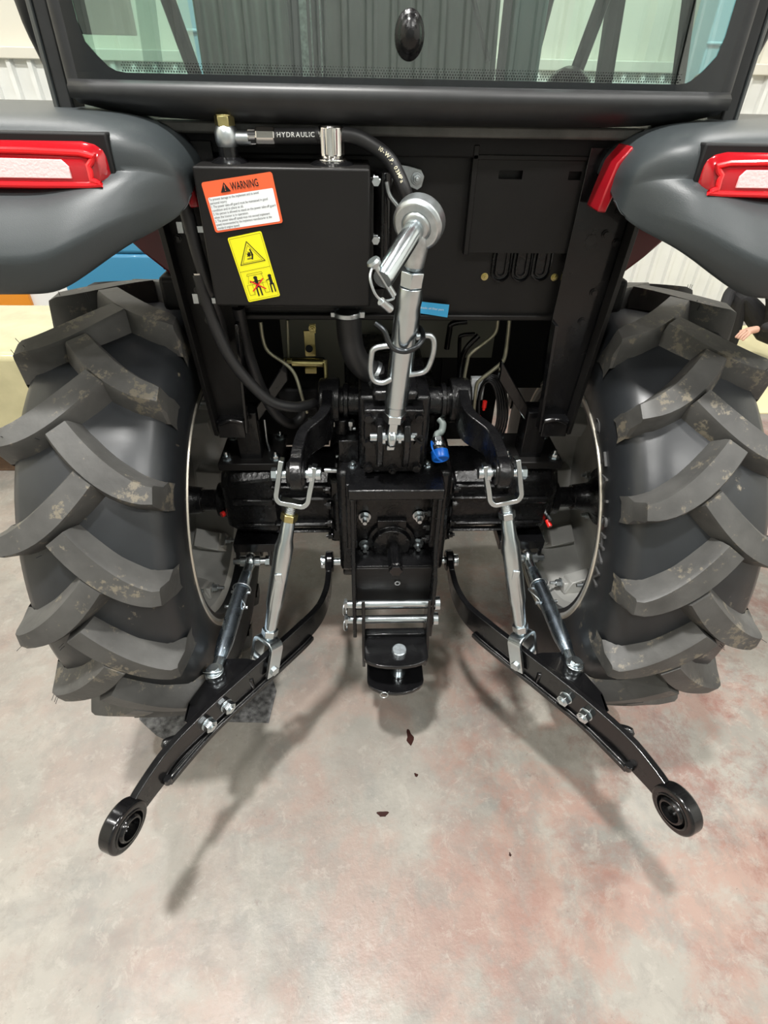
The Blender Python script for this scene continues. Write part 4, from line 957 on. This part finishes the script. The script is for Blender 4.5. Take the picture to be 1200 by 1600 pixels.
# quick coupler with blue dust cap
tubes('coupler_pipe', [(686, 655, -.10), (692, 662, -.11), (690, 674, -.12), (682, 680, -.13), (682, 692, -.15)], .0085, mat('grey_green_pipe', (.16, .19, .18), .5), 5)
qa, qb = at(684, 692, Y=-.155), at(688, 714, Y=-.185)
qc = MB().mat(ZINC); qd = (qb-qa).normalized(); qc.cyl(qa-qd*.012, qa, .015, n=6); qc.lathe(qa, qd, [(0, .015), (.003, .018), (.010, .018), (.012, .0165), (.016, .0185), (.024, .0185)], 28); QC = qc.build('quick_coupler', T, bevel=.0006)
bcp = MB().mat(BLUEC); bcp.lathe(qa+qd*.022, qd, [(0, .0205), (.018, .0205), (.021, .0185), (.021, .017), (.0195, .016)], 32); bcp.tube([at(677, 694, Y=-.18), at(674, 690, Y=-.19), at(676, 702, Y=-.21), at(684, 716, Y=-.215), at(690, 720, Y=-.21)], .0022, 8, sm=5); bcp.build('dust_cap', QC, label='bright blue dust cap', smo=40)
# wiring coil with red connectors
wc = MB().mat(HOSE)
for k_ in range(5):
    r1, r2 = 15+2.2*k_, 44+2.5*k_
    wc.tube([at(763+k_*1.6+r1*math.cos(a), 640+r2*math.sin(a), Y=.02+.008*k_) for a in [2*PI*q/24 for q in range(24)]], .0032, 8, True)
WC = wc.build('wire_coil', T, smo=60)
for px, py in ((746, 662), (764, 674), (772, 698), (757, 632), (748, 655)):
    mb = MB().mat(REDC); p = at(px, py, Y=-.01); mb.cyl(p+V((0, 0, .009)), p-V((0, 0, .009)), .0058, n=10); mb.cyl(p-V((0, 0, .009)), p-V((0, 0, .016)), .0035, n=8); mb.build('red_connector', WC)
fb = MB().mat(WHITE); fb.span(at(737, 592, Y=.06), at(752, 620, Y=.08)); fb.build('fuse_box', T, bevel=.002)

# ---------------- fenders with tail lights
for s in (-1, 1):
    cols = [  # x, top z, bottom z, amount the lip stands out
        (.98, 1.478, 1.262, 1), (.80, 1.478, 1.262, 1), (.66, 1.478, 1.262, 1), (.58, 1.478, 1.262, 1), (.545, 1.478, 1.265, .98), (.505, 1.477, 1.285, .9), (.46, 1.475, 1.312, .62), (.425, 1.468, 1.330, .38), (.395, 1.458, 1.340, .15), (.372, 1.437, 1.352, 0), (.360, 1.415, 1.362, 0)]
    rows = []
    for x, zt_, zb_, l in cols:
        yf = -.280 + (.0 if x > .42 else (.42-x)*.8)
        h = zt_-zb_
        def zz(f_): return zb_+h*f_
        row = [(x, .10, zt_+.004), (x, yf+.10, zt_+.003), (x, yf+.045, zt_), (x, yf+.015, zt_-.010*(h/.21)), (x, yf, zz(.86)), (x, yf+.0, zz(.62)),
               (x, yf-.030*l, zz(.57)), (x, yf-.060*l, zz(.50)), (x, yf-.088*l, zz(.33)), (x, yf-.098*l, zz(.25)), (x, yf-.094*l, zz(.08)), (x, yf-.080*l, zz(.0)), (x, yf-.045*l, zz(.01))]
        rows.append([V((s*a, b_, c_)) for a, b_, c_ in row])
    x, zt_, zb_ = .355, 1.40, 1.37
    rows.append([V((s*.357, .10, 1.38+.01*q)) for q in range(0)] or [V((s*.358, min(.1, r_.y+.02+.12*(1-i/12)), r_.z*.5+1.388*.5)) for i, r_ in enumerate(rows[-1])])
    mb = MB().mat(PLAST); mb.grid(rows); FD = mb.build('fender', T, solid=.005, smo=60)
    md = FD.modifiers.new('sub', 'SUBSURF'); md.levels = 2; md.render_levels = 2; FD.modifiers.move(1, 0)
    ca = FD.data.attributes.new('crease_edge', 'FLOAT', 'EDGE')
    for e_ in FD.data.edges:
        a_, b_ = e_.vertices
        if a_ % 13 == b_ % 13 and a_ % 13 in (5, 8, 9, 11): ca.data[e_.index].value = {5: .95, 8: .75, 9: .75, 11: .5}[a_ % 13]
    # inner side of the fender, running forward
    mb = MB().mat(PLAST); mb.prism([V((s*.376, -.17, 1.44)), V((s*.376, .3, 1.45)), V((s*.376, .3, 1.37)), V((s*.376, -.17, 1.37))], (s*.01, 0, 0)); mb.build('fender_side', T, bevel=.003)
    # red arch panel
    mb = MB().mat(REDSH)
    pts = [(.395, 1.44), (.60, 1.44), (.60, 1.34), (.552, 1.285), (.515, 1.245), (.478, 1.212), (.45, 1.19), (.395, 1.16)]
    mb.prism([V((s*x, -.050, z)) for x, z in pts], (0, .35, 0)); mb.build('arch_panel', T, bevel=.006)
    mb = MB().mat(REDP)
    ys = -.205
    sh_ = 0 if s > 0 else .012
    mb.prism([V((s*(x+sh_), ys-.01, z)) for x, z in ((.376, 1.450), (.356, 1.425), (.347, 1.385), (.341, 1.352), (.357, 1.350), (.366, 1.385), (.385, 1.43))], (0, .06, 0)); mb.v = [v_+V((0, .035, 0)) for v_ in mb.v]; mb.build('red_edge_strip', T, bevel=.003)
    # tail light
    xa, xb = .446, .72; y0 = -.283
    tl_ = MB().mat(LENS)
    def sec(x, k): # rounded wedge section
        return [V((s*x, y0+.03, 1.392+(1-k)*.010)), V((s*x, y0-.016*k, 1.393+(1-k)*.012)), V((s*x, y0-.026*k, 1.404+(1-k)*.006)), V((s*x, y0-.022*k, 1.432-(1-k)*.004)), V((s*x, y0-.008*k, 1.452-(1-k)*.016)), V((s*x, y0+.03, 1.458-(1-k)*.016))]
    rows = [sec(x, k_) for x, k_ in ((xa, .1), (xa+.004, .45), (xa+.014, .8), (xa+.03, 1), (xb, 1), (xb+.05, .8))]
    vs = [p for r in rows for p in r]; n = 6
    tl_.add(vs, [(i*n+j, i*n+(j+1) % n, (i+1)*n+(j+1) % n, (i+1)*n+j) for i in range(len(rows)-1) for j in range(n)]+[tuple(range(n)), tuple(range(len(vs)-n, len(vs)))])
    TLt = tl_.build('tail_light', T, bevel=.002, smo=50, label='red tail light, ' + ('left' if s < 0 else 'right') + ' in the photo')
    fr_ = MB().mat(LENSI)
    # bright inner frame of the lens
    def fpt(x, z, l=0): return V((s*x, y0-.0268+l-.0 if z < 1.425 else y0-.0245+(z-1.425)*.35+l, z))
    fr_.tube([fpt(.72, 1.401), fpt(.475, 1.401), fpt(.468, 1.408), fpt(.468, 1.425), fpt(.478, 1.440), fpt(.72, 1.443)], .0042, 8, sm=3)
    fr_.build('lens_frame', TLt)
    rf_ = MB().mat(PINK); rf_.prism([fpt(.495, 1.409, -.001), fpt(.72, 1.409, -.001), fpt(.72, 1.434, -.001), fpt(.505, 1.432, -.001), fpt(.495, 1.424, -.001)], (0, .003, 0)); rf_.build('reversing_lens', TLt, bevel=.001, label='frosted pale lens')
    dk = MB().mat(DARK); dk.span((s*(xa-.004), y0-.020, 1.380), (s*xb, y0+.04, 1.391)); dk.span((s*(xa-.006), y0-.004, 1.378), (s*(xb+.05), y0+.04, 1.463)); dk.build('lamp_recess', FD, bevel=.003)

# ---------------- cab
YG = -.130
sil = MB().mat(SEAL)
rows = []
for k_ in range(25):
    x = -.532+1.064*k_/24; e_ = 1-abs(x/.532)**6; bulge = .030*(1-(x/.545)**2)
    cy_ = YG-bulge
    zlow = 1.468+ (1-e_)*.020
    rows.append([V((x, cy_+.02, 1.519)), V((x, cy_-.008, 1.5195)), V((x, cy_-.018, 1.512)), V((x, cy_-.017, 1.499)), V((x, cy_-.006, 1.484*e_+1.50*(1-e_))), V((x, cy_+.010, zlow+.004)), V((x, cy_+.040, zlow+.004))])
sil.grid(rows); sil.build('window_sill', T, solid=.004, smo=60)
bd = MB().mat(mat('bare_grey_paint', (.07, .07, .065), .4, noise=.4, nscale=20, bump=.3)); bd.span((-.53, -.122, 1.452), (.53, -.075, 1.470)); bd.build('cab_cross_member', T, bevel=.004)
bd = MB().mat(DARK); bd.span((-.47, -.09, 1.42), (.47, -.05, 1.455)); bd.build('cab_lower_rail', T, bevel=.004)
# glass with black border and dot band
def gy(x, z): return YG - .030*(1-(x/.545)**2) + (z-1.5)*.06
gl = MB().mat(GLASS); rows = []
for j in range(9):
    z = 1.515+j*.075; rows.append([V((-.520+1.04*i/16, gy(-.520+1.04*i/16, z), z)) for i in range(17)])
gl.grid(rows); GL = gl.build('rear_window_glass', T, smo=60, label='green tinted rear window glass')
BORD = mat('black_glass_border', (.006, .008, .010), .12, coat=.4)
fb = MB().mat(BORD)
def bpt(x, z, l=.0012): return V((x, gy(x, z)-l, z))
for i in range(30):
    xa_, xb_ = -.520+1.04*i/30, -.520+1.04*(i+1)/30
    fb.add([bpt(xa_, 1.512), bpt(xb_, 1.512), bpt(xb_, 1.530), bpt(xa_, 1.530)], [(0, 1, 2, 3)])
BZ = [(1.530, .440), (1.532, .455), (1.537, .466), (1.550, .480), (1.566, .494), (1.59, .499), (1.65, .500), (1.75, .500), (1.9, .500), (2.1, .500)]
for s in (-1, 1):
    for (za, xa_), (zb2, xb_) in zip(BZ, BZ[1:]):
        fb.add([bpt(s*.520, za), bpt(s*xa_, za), bpt(s*xb_, zb2), bpt(s*.520, zb2)], [(0, 1, 2, 3)])
fb.build('glass_border', GL, fix=False)
dm = MB().mat(BORD)
for j in range(4):
    sz = .0021-.0003*j
    for i in range(210):
        x = -.445+.89*(i+.5*(j % 2))/210; z = 1.5325+j*.0034; dm.add([bpt(x+math.cos(a)*sz*.5, z+math.sin(a)*sz*.62) for a in [2*PI*q/6 for q in range(6)]], [(0, 1, 2, 3, 4, 5)])
o = dm.build('dot_band', GL, fix=False); o['kind'] = 'stuff'
# seal frame and latch
for s in (-1, 1):
    sf = MB().mat(SEAL); sf.tube([V((s*.528, YG+.006+(z-1.5)*.06, z)) for z in (1.515, 1.6, 1.8, 2.1)], .0135, 10); sf.tube([V((s*.528, YG+.006, 1.518)), V((s*.520, YG+.0, 1.508)), V((s*.49, YG-.008, 1.505))], .010, 10, sm=4); sf.build('window_seal', T)
    po = MB().mat(SEAL)
    po.prism([V((s*.548, YG+.02, 1.465)), V((s*.572, YG+.02, 1.465)), V((s*.570, YG+.06, 2.15)), V((s*.546, YG+.06, 2.15))], (0, .05, 0))
    po.mat(PLAST); po.prism([V((s*.572, YG+.02, 1.465)), V((s*.585, YG+.03, 1.465)), V((s*.583, YG+.06, 2.15)), V((s*.570, YG+.05, 2.15))], (0, .05, 0)); po.build('cab_post', T, bevel=.004)
    # door edge and side glass beyond the post
    dr = MB().mat(SEAL); dr.tube([V((s*.612, -.03, z)) if z > 1.55 else V((s*(.612-(1.55-z)*.25), .0, z)) for z in (2.15, 1.8, 1.62, 1.55, 1.50, 1.45)], .016, 10, sm=4); dr.mat(ZINC2); dr.cyl((s*.592, -.055, 1.46), (s*.592, -.04, 2.15), .0045, n=8); dr.build('door_frame', T)
lt = MB().mat(CAST); c_ = at(640, 55, Y=gy(0, 1.58)-.004); lt.lathe(c_, (0, -1, 0), [(0, .0225), (.004, .0215), (.005, .0185), (.010, .017), (.017, .012), (.020, .003)], 36)
for q in (-1, 1): lt.mat(DARK); lt.cyl(c_+V((q*.007, -.013, .006)), c_+V((q*.007, -.018, .006)), .002, n=10)
lt.v = [V((p.x, p.y, c_.z+(p.z-c_.z)*1.36)) for p in lt.v]; lt.build('window_latch', GL, smo=60)
# roof of the cab, side windows' posts, floor inside
rf = MB().mat(REDP); rf.span((-.60, -.18, 2.15), (.60, 1.15, 2.26)); rf.build('cab_roof', T, bevel=.03)
for s in (-1, 1):
    q = MB().mat(DARK); q.tube([V((s*.44, 1.05, 1.30)), V((s*.54, .95, 2.15))], .03, 8); q.build('front_post', T)
    q = MB().mat(DARK); q.tube([V((s*.46, .52, 1.42)), V((s*.575, .25, 2.10))] if s < 0 else [V((s*.44, .50, 1.42)), V((s*.59, .45, 2.10))], .017, 8); q.build('door_brace', T)
    g2 = MB().mat(GLASS); g2.add([(s*.60, .0, 1.50), (s*.60, 1.08, 1.50), (s*.60, 1.0, 2.14), (s*.60, .0, 2.14)], [(0, 1, 2, 3)]); g2.build('side_window', T, fix=False)
# seat, inner trim and added reflection panel
se = MB().mat(SEATM); 
rows = []
for j in range(9):
    z = 1.36+j*.065; hw = .215 if j < 7 else .19
    rows.append([V((-hw+2*hw*i/48, .30+(z-1.36)*.22-.025*(1-(2*i/48-1)**2)-.006*abs(math.sin(PI*i/48*12)), z)) for i in range(49)])
se.grid(rows); ST = se.build('seat_back', T, solid=.05, smo=50)
sc = MB().mat(SEATM); sc.span((-.22, .34, 1.28), (.22, .78, 1.38)); sc.build('seat_cushion', T, bevel=.03, seg=3)
tm = MB().mat(mat('reflected_rib_trim', (.34, .38, .35), .6))  # added panel: pleats imitate the ribbed wall reflected in the glass
rows = []
for j in range(2):
    z = (1.30, 2.05)[j]; rows.append([V((-.395+.185*i/40, .20+.012*abs(math.sin(PI*i/40*9)), z)) for i in range(41)])
tm.grid(rows); tm.build('reflected_rib_panel', T, solid=.004, smo=50)
tm = MB().mat(STRIPB); tm.span((-.212, .17, 1.30), (-.145, .19, 2.05)); tm.mat(STRIPW); tm.span((-.190, .165, 1.30), (-.176, .17, 2.05)); tm.span((-.170, .166, 1.30), (-.167, .17, 2.05)); tm.span((-.152, .166, 1.30), (-.149, .17, 2.05)); tm.build('patterned_strap', T)
tm = MB().mat(TRIM); tm.span((.245, .30, 1.30), (.325, .33, 2.05)); tm.build('trim_panel', T, bevel=.01)
tm = MB().mat(DARK); tm.tube([(.235, .28, 1.3), (.235, .30, 2.0)], .01, 8); tm.tube([(.09, .2, 1.78), (.20, .26, 1.56)], .005, 8); tm.build('belt_rod', T)
# consoles, steering wheel, mirror seen through the glass
cs = MB().mat(DARK); cs.span((.33, .35, 1.25), (.46, .75, 1.50)); cs.span((-.46, .40, 1.25), (-.36, .75, 1.47)); cs.build('side_console', T, bevel=.02)
sw = MB().mat(mat('dark_knob', (.05, .03, .035), .25)); sw.lathe((.425, .40, 1.50), (0, -.3, 1), [(0, .045), (.02, .055), (.04, .045), (.055, .02)], 28); sw.build('control_dome', T, smo=60)
for s in (-1, 1):
    mr_ = MB().mat(DARK); mr_.tube([(s*.58, .95, 1.95), (s*.78, .9, 1.95), (s*.80, .88, 1.85)], .01, 8, sm=3); mr_.box((s*.80, .88, 1.74), (.15, .04, .26)); mr_.build('side_mirror', T, bevel=.02)
ds = MB().mat(DARK); ds.span((-.3, 1.0, 1.2), (.3, 1.12, 1.50)); ds.build('dashboard', T, bevel=.03)
stw = MB().mat(HOSE); stw.tube([V((.17*math.cos(a), .86-.06*math.sin(a), 1.60+.15*math.sin(a))) for a in [2*PI*k/28 for k in range(28)]], .013, 8, True); stw.cyl((0, .86, 1.6), (0, 1.02, 1.45), .02, n=12); stw.build('steering_wheel', T)

# ---------------- front half, mostly hidden
hd = MB().mat(REDP); hd.span((-.26, 1.16, .85), (.26, 2.35, 1.42)); hd.build('engine_hood', T, bevel=.05, seg=3)
en = MB().mat(CAST); en.span((-.16, .9, .45), (.16, 2.25, .88)); en.cyl((-.55, 2.0, .45), (.55, 2.0, .45), .05, n=16); en.build('engine_block', T, bevel=.02)
for s in (-1, 1):
    wheel(s, 'front_tyre', 5, 15, .72, (s*.60, 2.0, .418), T, lab=('left' if s < 0 else 'right') + ' front tyre, hidden ahead of the cab')
    q = MB().mat(RIM); q.lathe((s*.60, 2.0, .418), (1, 0, 0), [(-.10, .25), (.10, .25), (.10, .22), (.02, .20), (.02, .05), (-.02, .05), (-.02, .2), (-.10, .22)], 40, 0, True); q.build('front_rim', T)

# ================================================================== background things
CARD = mat('shrink_wrapped_foam', (.50, .46, .27), .25, coat=.8, bump=1.0, bscale=16, noise=.12, nscale=8)
WOODM = mat('pallet_wood', (.12, .07, .04), .7, noise=.3)
pw = thing('wrapped_pallet', 'cream stack wrapped in clear film on a pallet beyond the left rear tyre', 'pallet', (-2.02, 1.15, 0))
q = MB().mat(CARD); q.span((-2.85, .98, .12), (-1.30, 1.62, .60)); q.build('wrapped_stack', pw, bevel=.03, seg=3)
for yy in (1.05, 1.30, 1.55):
    q = MB().mat(WOODM); q.span((-2.85, yy-.05, 0), (-1.30, yy+.05, .10)); q.build('pallet_runner', pw, bevel=.004)
q = MB().mat(WOODM); q.span((-2.87, .97, .10), (-1.28, 1.63, .12)); q.build('pallet_deck', pw)
bl_ = thing('blue_machine', 'light blue machine cabinet between the wrapped pallet and the tractor', 'machine', (-1.35, 2.3, 0))
LB = mat('light_blue_paint', (.05, .26, .46), .35, coat=.3)
q = MB().mat(LB); q.span((-1.80, 2.1, .05), (-1.0, 2.6, .72)); q.prism([V((-1.80, 2.1, .72)), V((-1.0, 2.1, .72)), V((-1.1, 2.1, .90)), V((-1.6, 2.1, .90))], (0, .45, 0)); q.build('cabinet', bl_, bevel=.02)
q = MB().mat(DARK); q.span((-1.76, 2.12, 0), (-1.04, 2.58, .05)); q.build('plinth', bl_)
ob = thing('orange_sign_board', 'orange and white board leaning beyond the wrapped pallet', 'board', (-2.4, 2.8, 0))
q = MB().mat(mat('orange_board', (.72, .26, .02), .4)); q.span((-3.4, 2.77, .19), (-2.42, 2.80, .60)); q.build('orange_panel', ob, bevel=.004)
q = MB().mat(mat('white_board', (.8, .8, .78), .4)); q.span((-3.4, 2.80, 0), (-1.90, 2.83, .75)); q.build('white_panel', ob, bevel=.004)
# blue locker and timber seen through the cab
lk_ = MB().mat(mat('locker_blue', (.20, .36, .42), .4)); lk_.span((-1.09, 2.95, 0), (-.80, 3.2, 2.1)); lk_.span((-1.10, 2.93, 1.70), (-.79, 2.95, 1.72)); tag(lk_.build('tall_locker', bevel=.01), 'tall pale blue locker against the far wall behind the cab', 'locker')

# yellow floor mat with green line, person on the right
ym = MB().mat(mat('yellow_mat', (.66, .60, .36), .5)); ym.span((2.05, 1.55, 0), (4.2, 3.0, .006)); YM = ym.build('floor_mat')
tag(YM, 'pale yellow floor mat with a green line beyond the right rear tyre', 'mat')
gn = MB().mat(mat('green_tape', (.04, .30, .10), .5)); gn.span((2.05, 1.92, .006), (4.2, 1.96, .008)); gn.build('green_line', YM)
cb = MB().mat(HOSE); cb.tube([(1.55, YF-.14, 0.0), (1.56, YF-.12, .4), (1.6, YF-.12, .9), (1.62, YF-.1, 1.5)], .006, 8, sm=5); tag(cb.build('hanging_cable'), 'thin black cable hanging down the white wall right of the tractor', 'cable')

# seated person in dark clothes at the right edge
BLK = mat('black_cloth', (.012, .012, .013), .8); SKIN = mat('skin', (.55, .33, .24), .5); HAIR = mat('black_hair', (.01, .009, .008), .5)
pc = at(1196, 500, Y=2.35)
PX = pc.x+.10; PY = 2.30
per = thing('person', 'person in dark clothes crouching with bent head beyond the right rear tyre', 'person', (PX, PY, 0))
def skin_body(name, V_, E_, R_, m, parent):
    me = bpy.data.meshes.new(name); me.from_pydata([tuple(V(p)) for p in V_], E_, []); o = bpy.data.objects.new(name, me); COL.objects.link(o); o.parent = parent
    md = o.modifiers.new('skin', 'SKIN'); 
    for i, r_ in enumerate(R_): me.skin_vertices[0].data[i].radius = (r_, r_)
    me.skin_vertices[0].data[0].use_root = True
    s_ = o.modifiers.new('sub', 'SUBSURF'); s_.levels = 2; s_.render_levels = 2; me.materials.append(m); return o
vs = [(0, 0, .22), (0, -.04, .36), (0, -.10, .50), (0, -.17, .62), (0, -.20, .68), (0, -.24, .74),       # pelvis..head base
      (-.10, .0, .20), (-.20, -.28, .44), (-.17, -.18, .08), (-.17, -.30, .05),                          # left leg
      (.10, .0, .20), (.20, -.28, .44), (.17, -.18, .08), (.17, -.30, .05),
      (-.17, -.16, .60), (-.27, -.28, .42), (-.14, -.44, .34), (.17, -.16, .60), (.27, -.28, .42), (.14, -.44, .34)]
ed = [(0, 1), (1, 2), (2, 3), (3, 4), (4, 5), (0, 6), (6, 7), (7, 8), (8, 9), (0, 10), (10, 11), (11, 12), (12, 13), (3, 14), (14, 15), (15, 16), (3, 17), (17, 18), (18, 19)]
rr = [.13, .12, .13, .12, .055, .05, .09, .065, .045, .04, .09, .065, .045, .04, .06, .045, .03, .06, .045, .03]
body = skin_body('body', vs, ed, rr, BLK, per)
hdm = MB().mat(SKIN); hdm.lathe((0, -.27, .71), (0, -.25, 1), [(0, .04), (.03, .062), (.07, .075), (.11, .078), (.15, .070), (.18, .045), (.195, .01)], 24); hdm.cyl((0, -.345, .79), (0, -.362, .782), .012, .006, n=10)
for q in (-1, 1): hdm.lathe((q*.076, -.285, .80), (q, 0, 0), [(0, .016), (.008, .018), (.012, .01)], 12)
hdm.mat(INK)
for q in (-1, 1): hdm.lathe((q*.028, -.352, .815), (0, -1, 0), [(0, .008), (.003, .005)], 10)
hdm.mat(REDI); hdm.box((0, -.350, .758), (.035, .008, .007)); hdm.build('head', per, smo=60).location = (0, 0, 0)
hr = MB().mat(HAIR); hr.lathe((0, -.262, .79), (0, -.12, 1), [(0, .080), (.04, .088), (.08, .082), (.115, .055), (.13, .01)], 24); hr.build('hair', per, smo=60).location = (0, 0, 0)
for q in (-1, 1):
    h_ = [(q*.14, -.44, .34), (q*.12, -.49, .325)]
    V2 = list(h_); E2 = [(0, 1)]; R2 = [.022, .026]
    for k_ in range(4):
        b0 = len(V2); sx = q*(.12-.018*(k_-1.5)*q*0)+(k_-1.5)*.017; V2 += [(sx, -.525, .318), (sx, -.552+.004*abs(k_-1.5), .300), (sx, -.562, .280)]; E2 += [(1, b0), (b0, b0+1), (b0+1, b0+2)]; R2 += [.009, .0085, .0075]
    b0 = len(V2); V2 += [(q*.085, -.488, .318), (q*.07, -.515, .305)]; E2 += [(1, b0), (b0, b0+1)]; R2 += [.010, .008]
    skin_body('hand', V2, E2, R2, SKIN, per)
per.rotation_euler = (0, 0, math.radians(-70))
pk = MB().mat(mat('pink_cloth', (.85, .06, .45), .6)); pk.lathe((0, 0, 0), (0, 0, 1), [(0, .10), (.05, .13), (.14, .12), (.20, .07), (.22, .02)], 18); pk.box((.03, -.1, .13), (.12, .05, .06)); o = pk.build('pink_bag', smo=60)
p_ = at(1194, 560, z=.12); o.location = (p_.x+.14, p_.y-.25, .006); tag(o, 'bright pink bag on the floor beside the crouching person', 'bag')

# ================================================================== floor details: stains, paper, dark mat under the left wheel
DM = mat('dark_rough_mat', (.10, .10, .10), .8, noise=.8, nscale=60, bump=1)
q = MB().mat(DM); pts = [at(x, y, z=.0) for x, y in ((218, 1125), (245, 1150), (300, 1175), (315, 1150), (350, 1128), (420, 1130), (432, 1080), (420, 1040), (300, 1040), (220, 1090))]
q.prism(pts, (0, 0, .004)); tag(q.build('scrap_mat', bevel=.001), 'torn dark grey scrap of matting on the floor behind the left rear tyre', 'mat')
OIL = mat('oil_spot', (.03, .012, .010), .2)
for i, (x, y, rx, ry, lab) in enumerate(((598, 1272, .014, .009, 'dark reddish oil spot on the floor, the widest one'), (650, 1211, .005, .006, 'small round dark drip spot on the floor below the hitch'), (640, 1152, .010, .022, 'dark oil streak on the floor in the hitch shadow'), (797, 1335, .003, .004, 'tiny dark drip spot on the floor right of the middle'))):
    p = at(x, y, z=.0006); q = MB().mat(OIL); q.prism([V((p.x+math.cos(a)*rx*(1+.35*math.sin(3*a+i)), p.y+math.sin(a)*ry*(1+.3*math.cos(2*a+i)), .0004)) for a in [2*PI*k/18 for k in range(18)]], (0, 0, .0004)); tag(q.build('oil_spot'), lab, 'stain', 'oil spots on the floor')
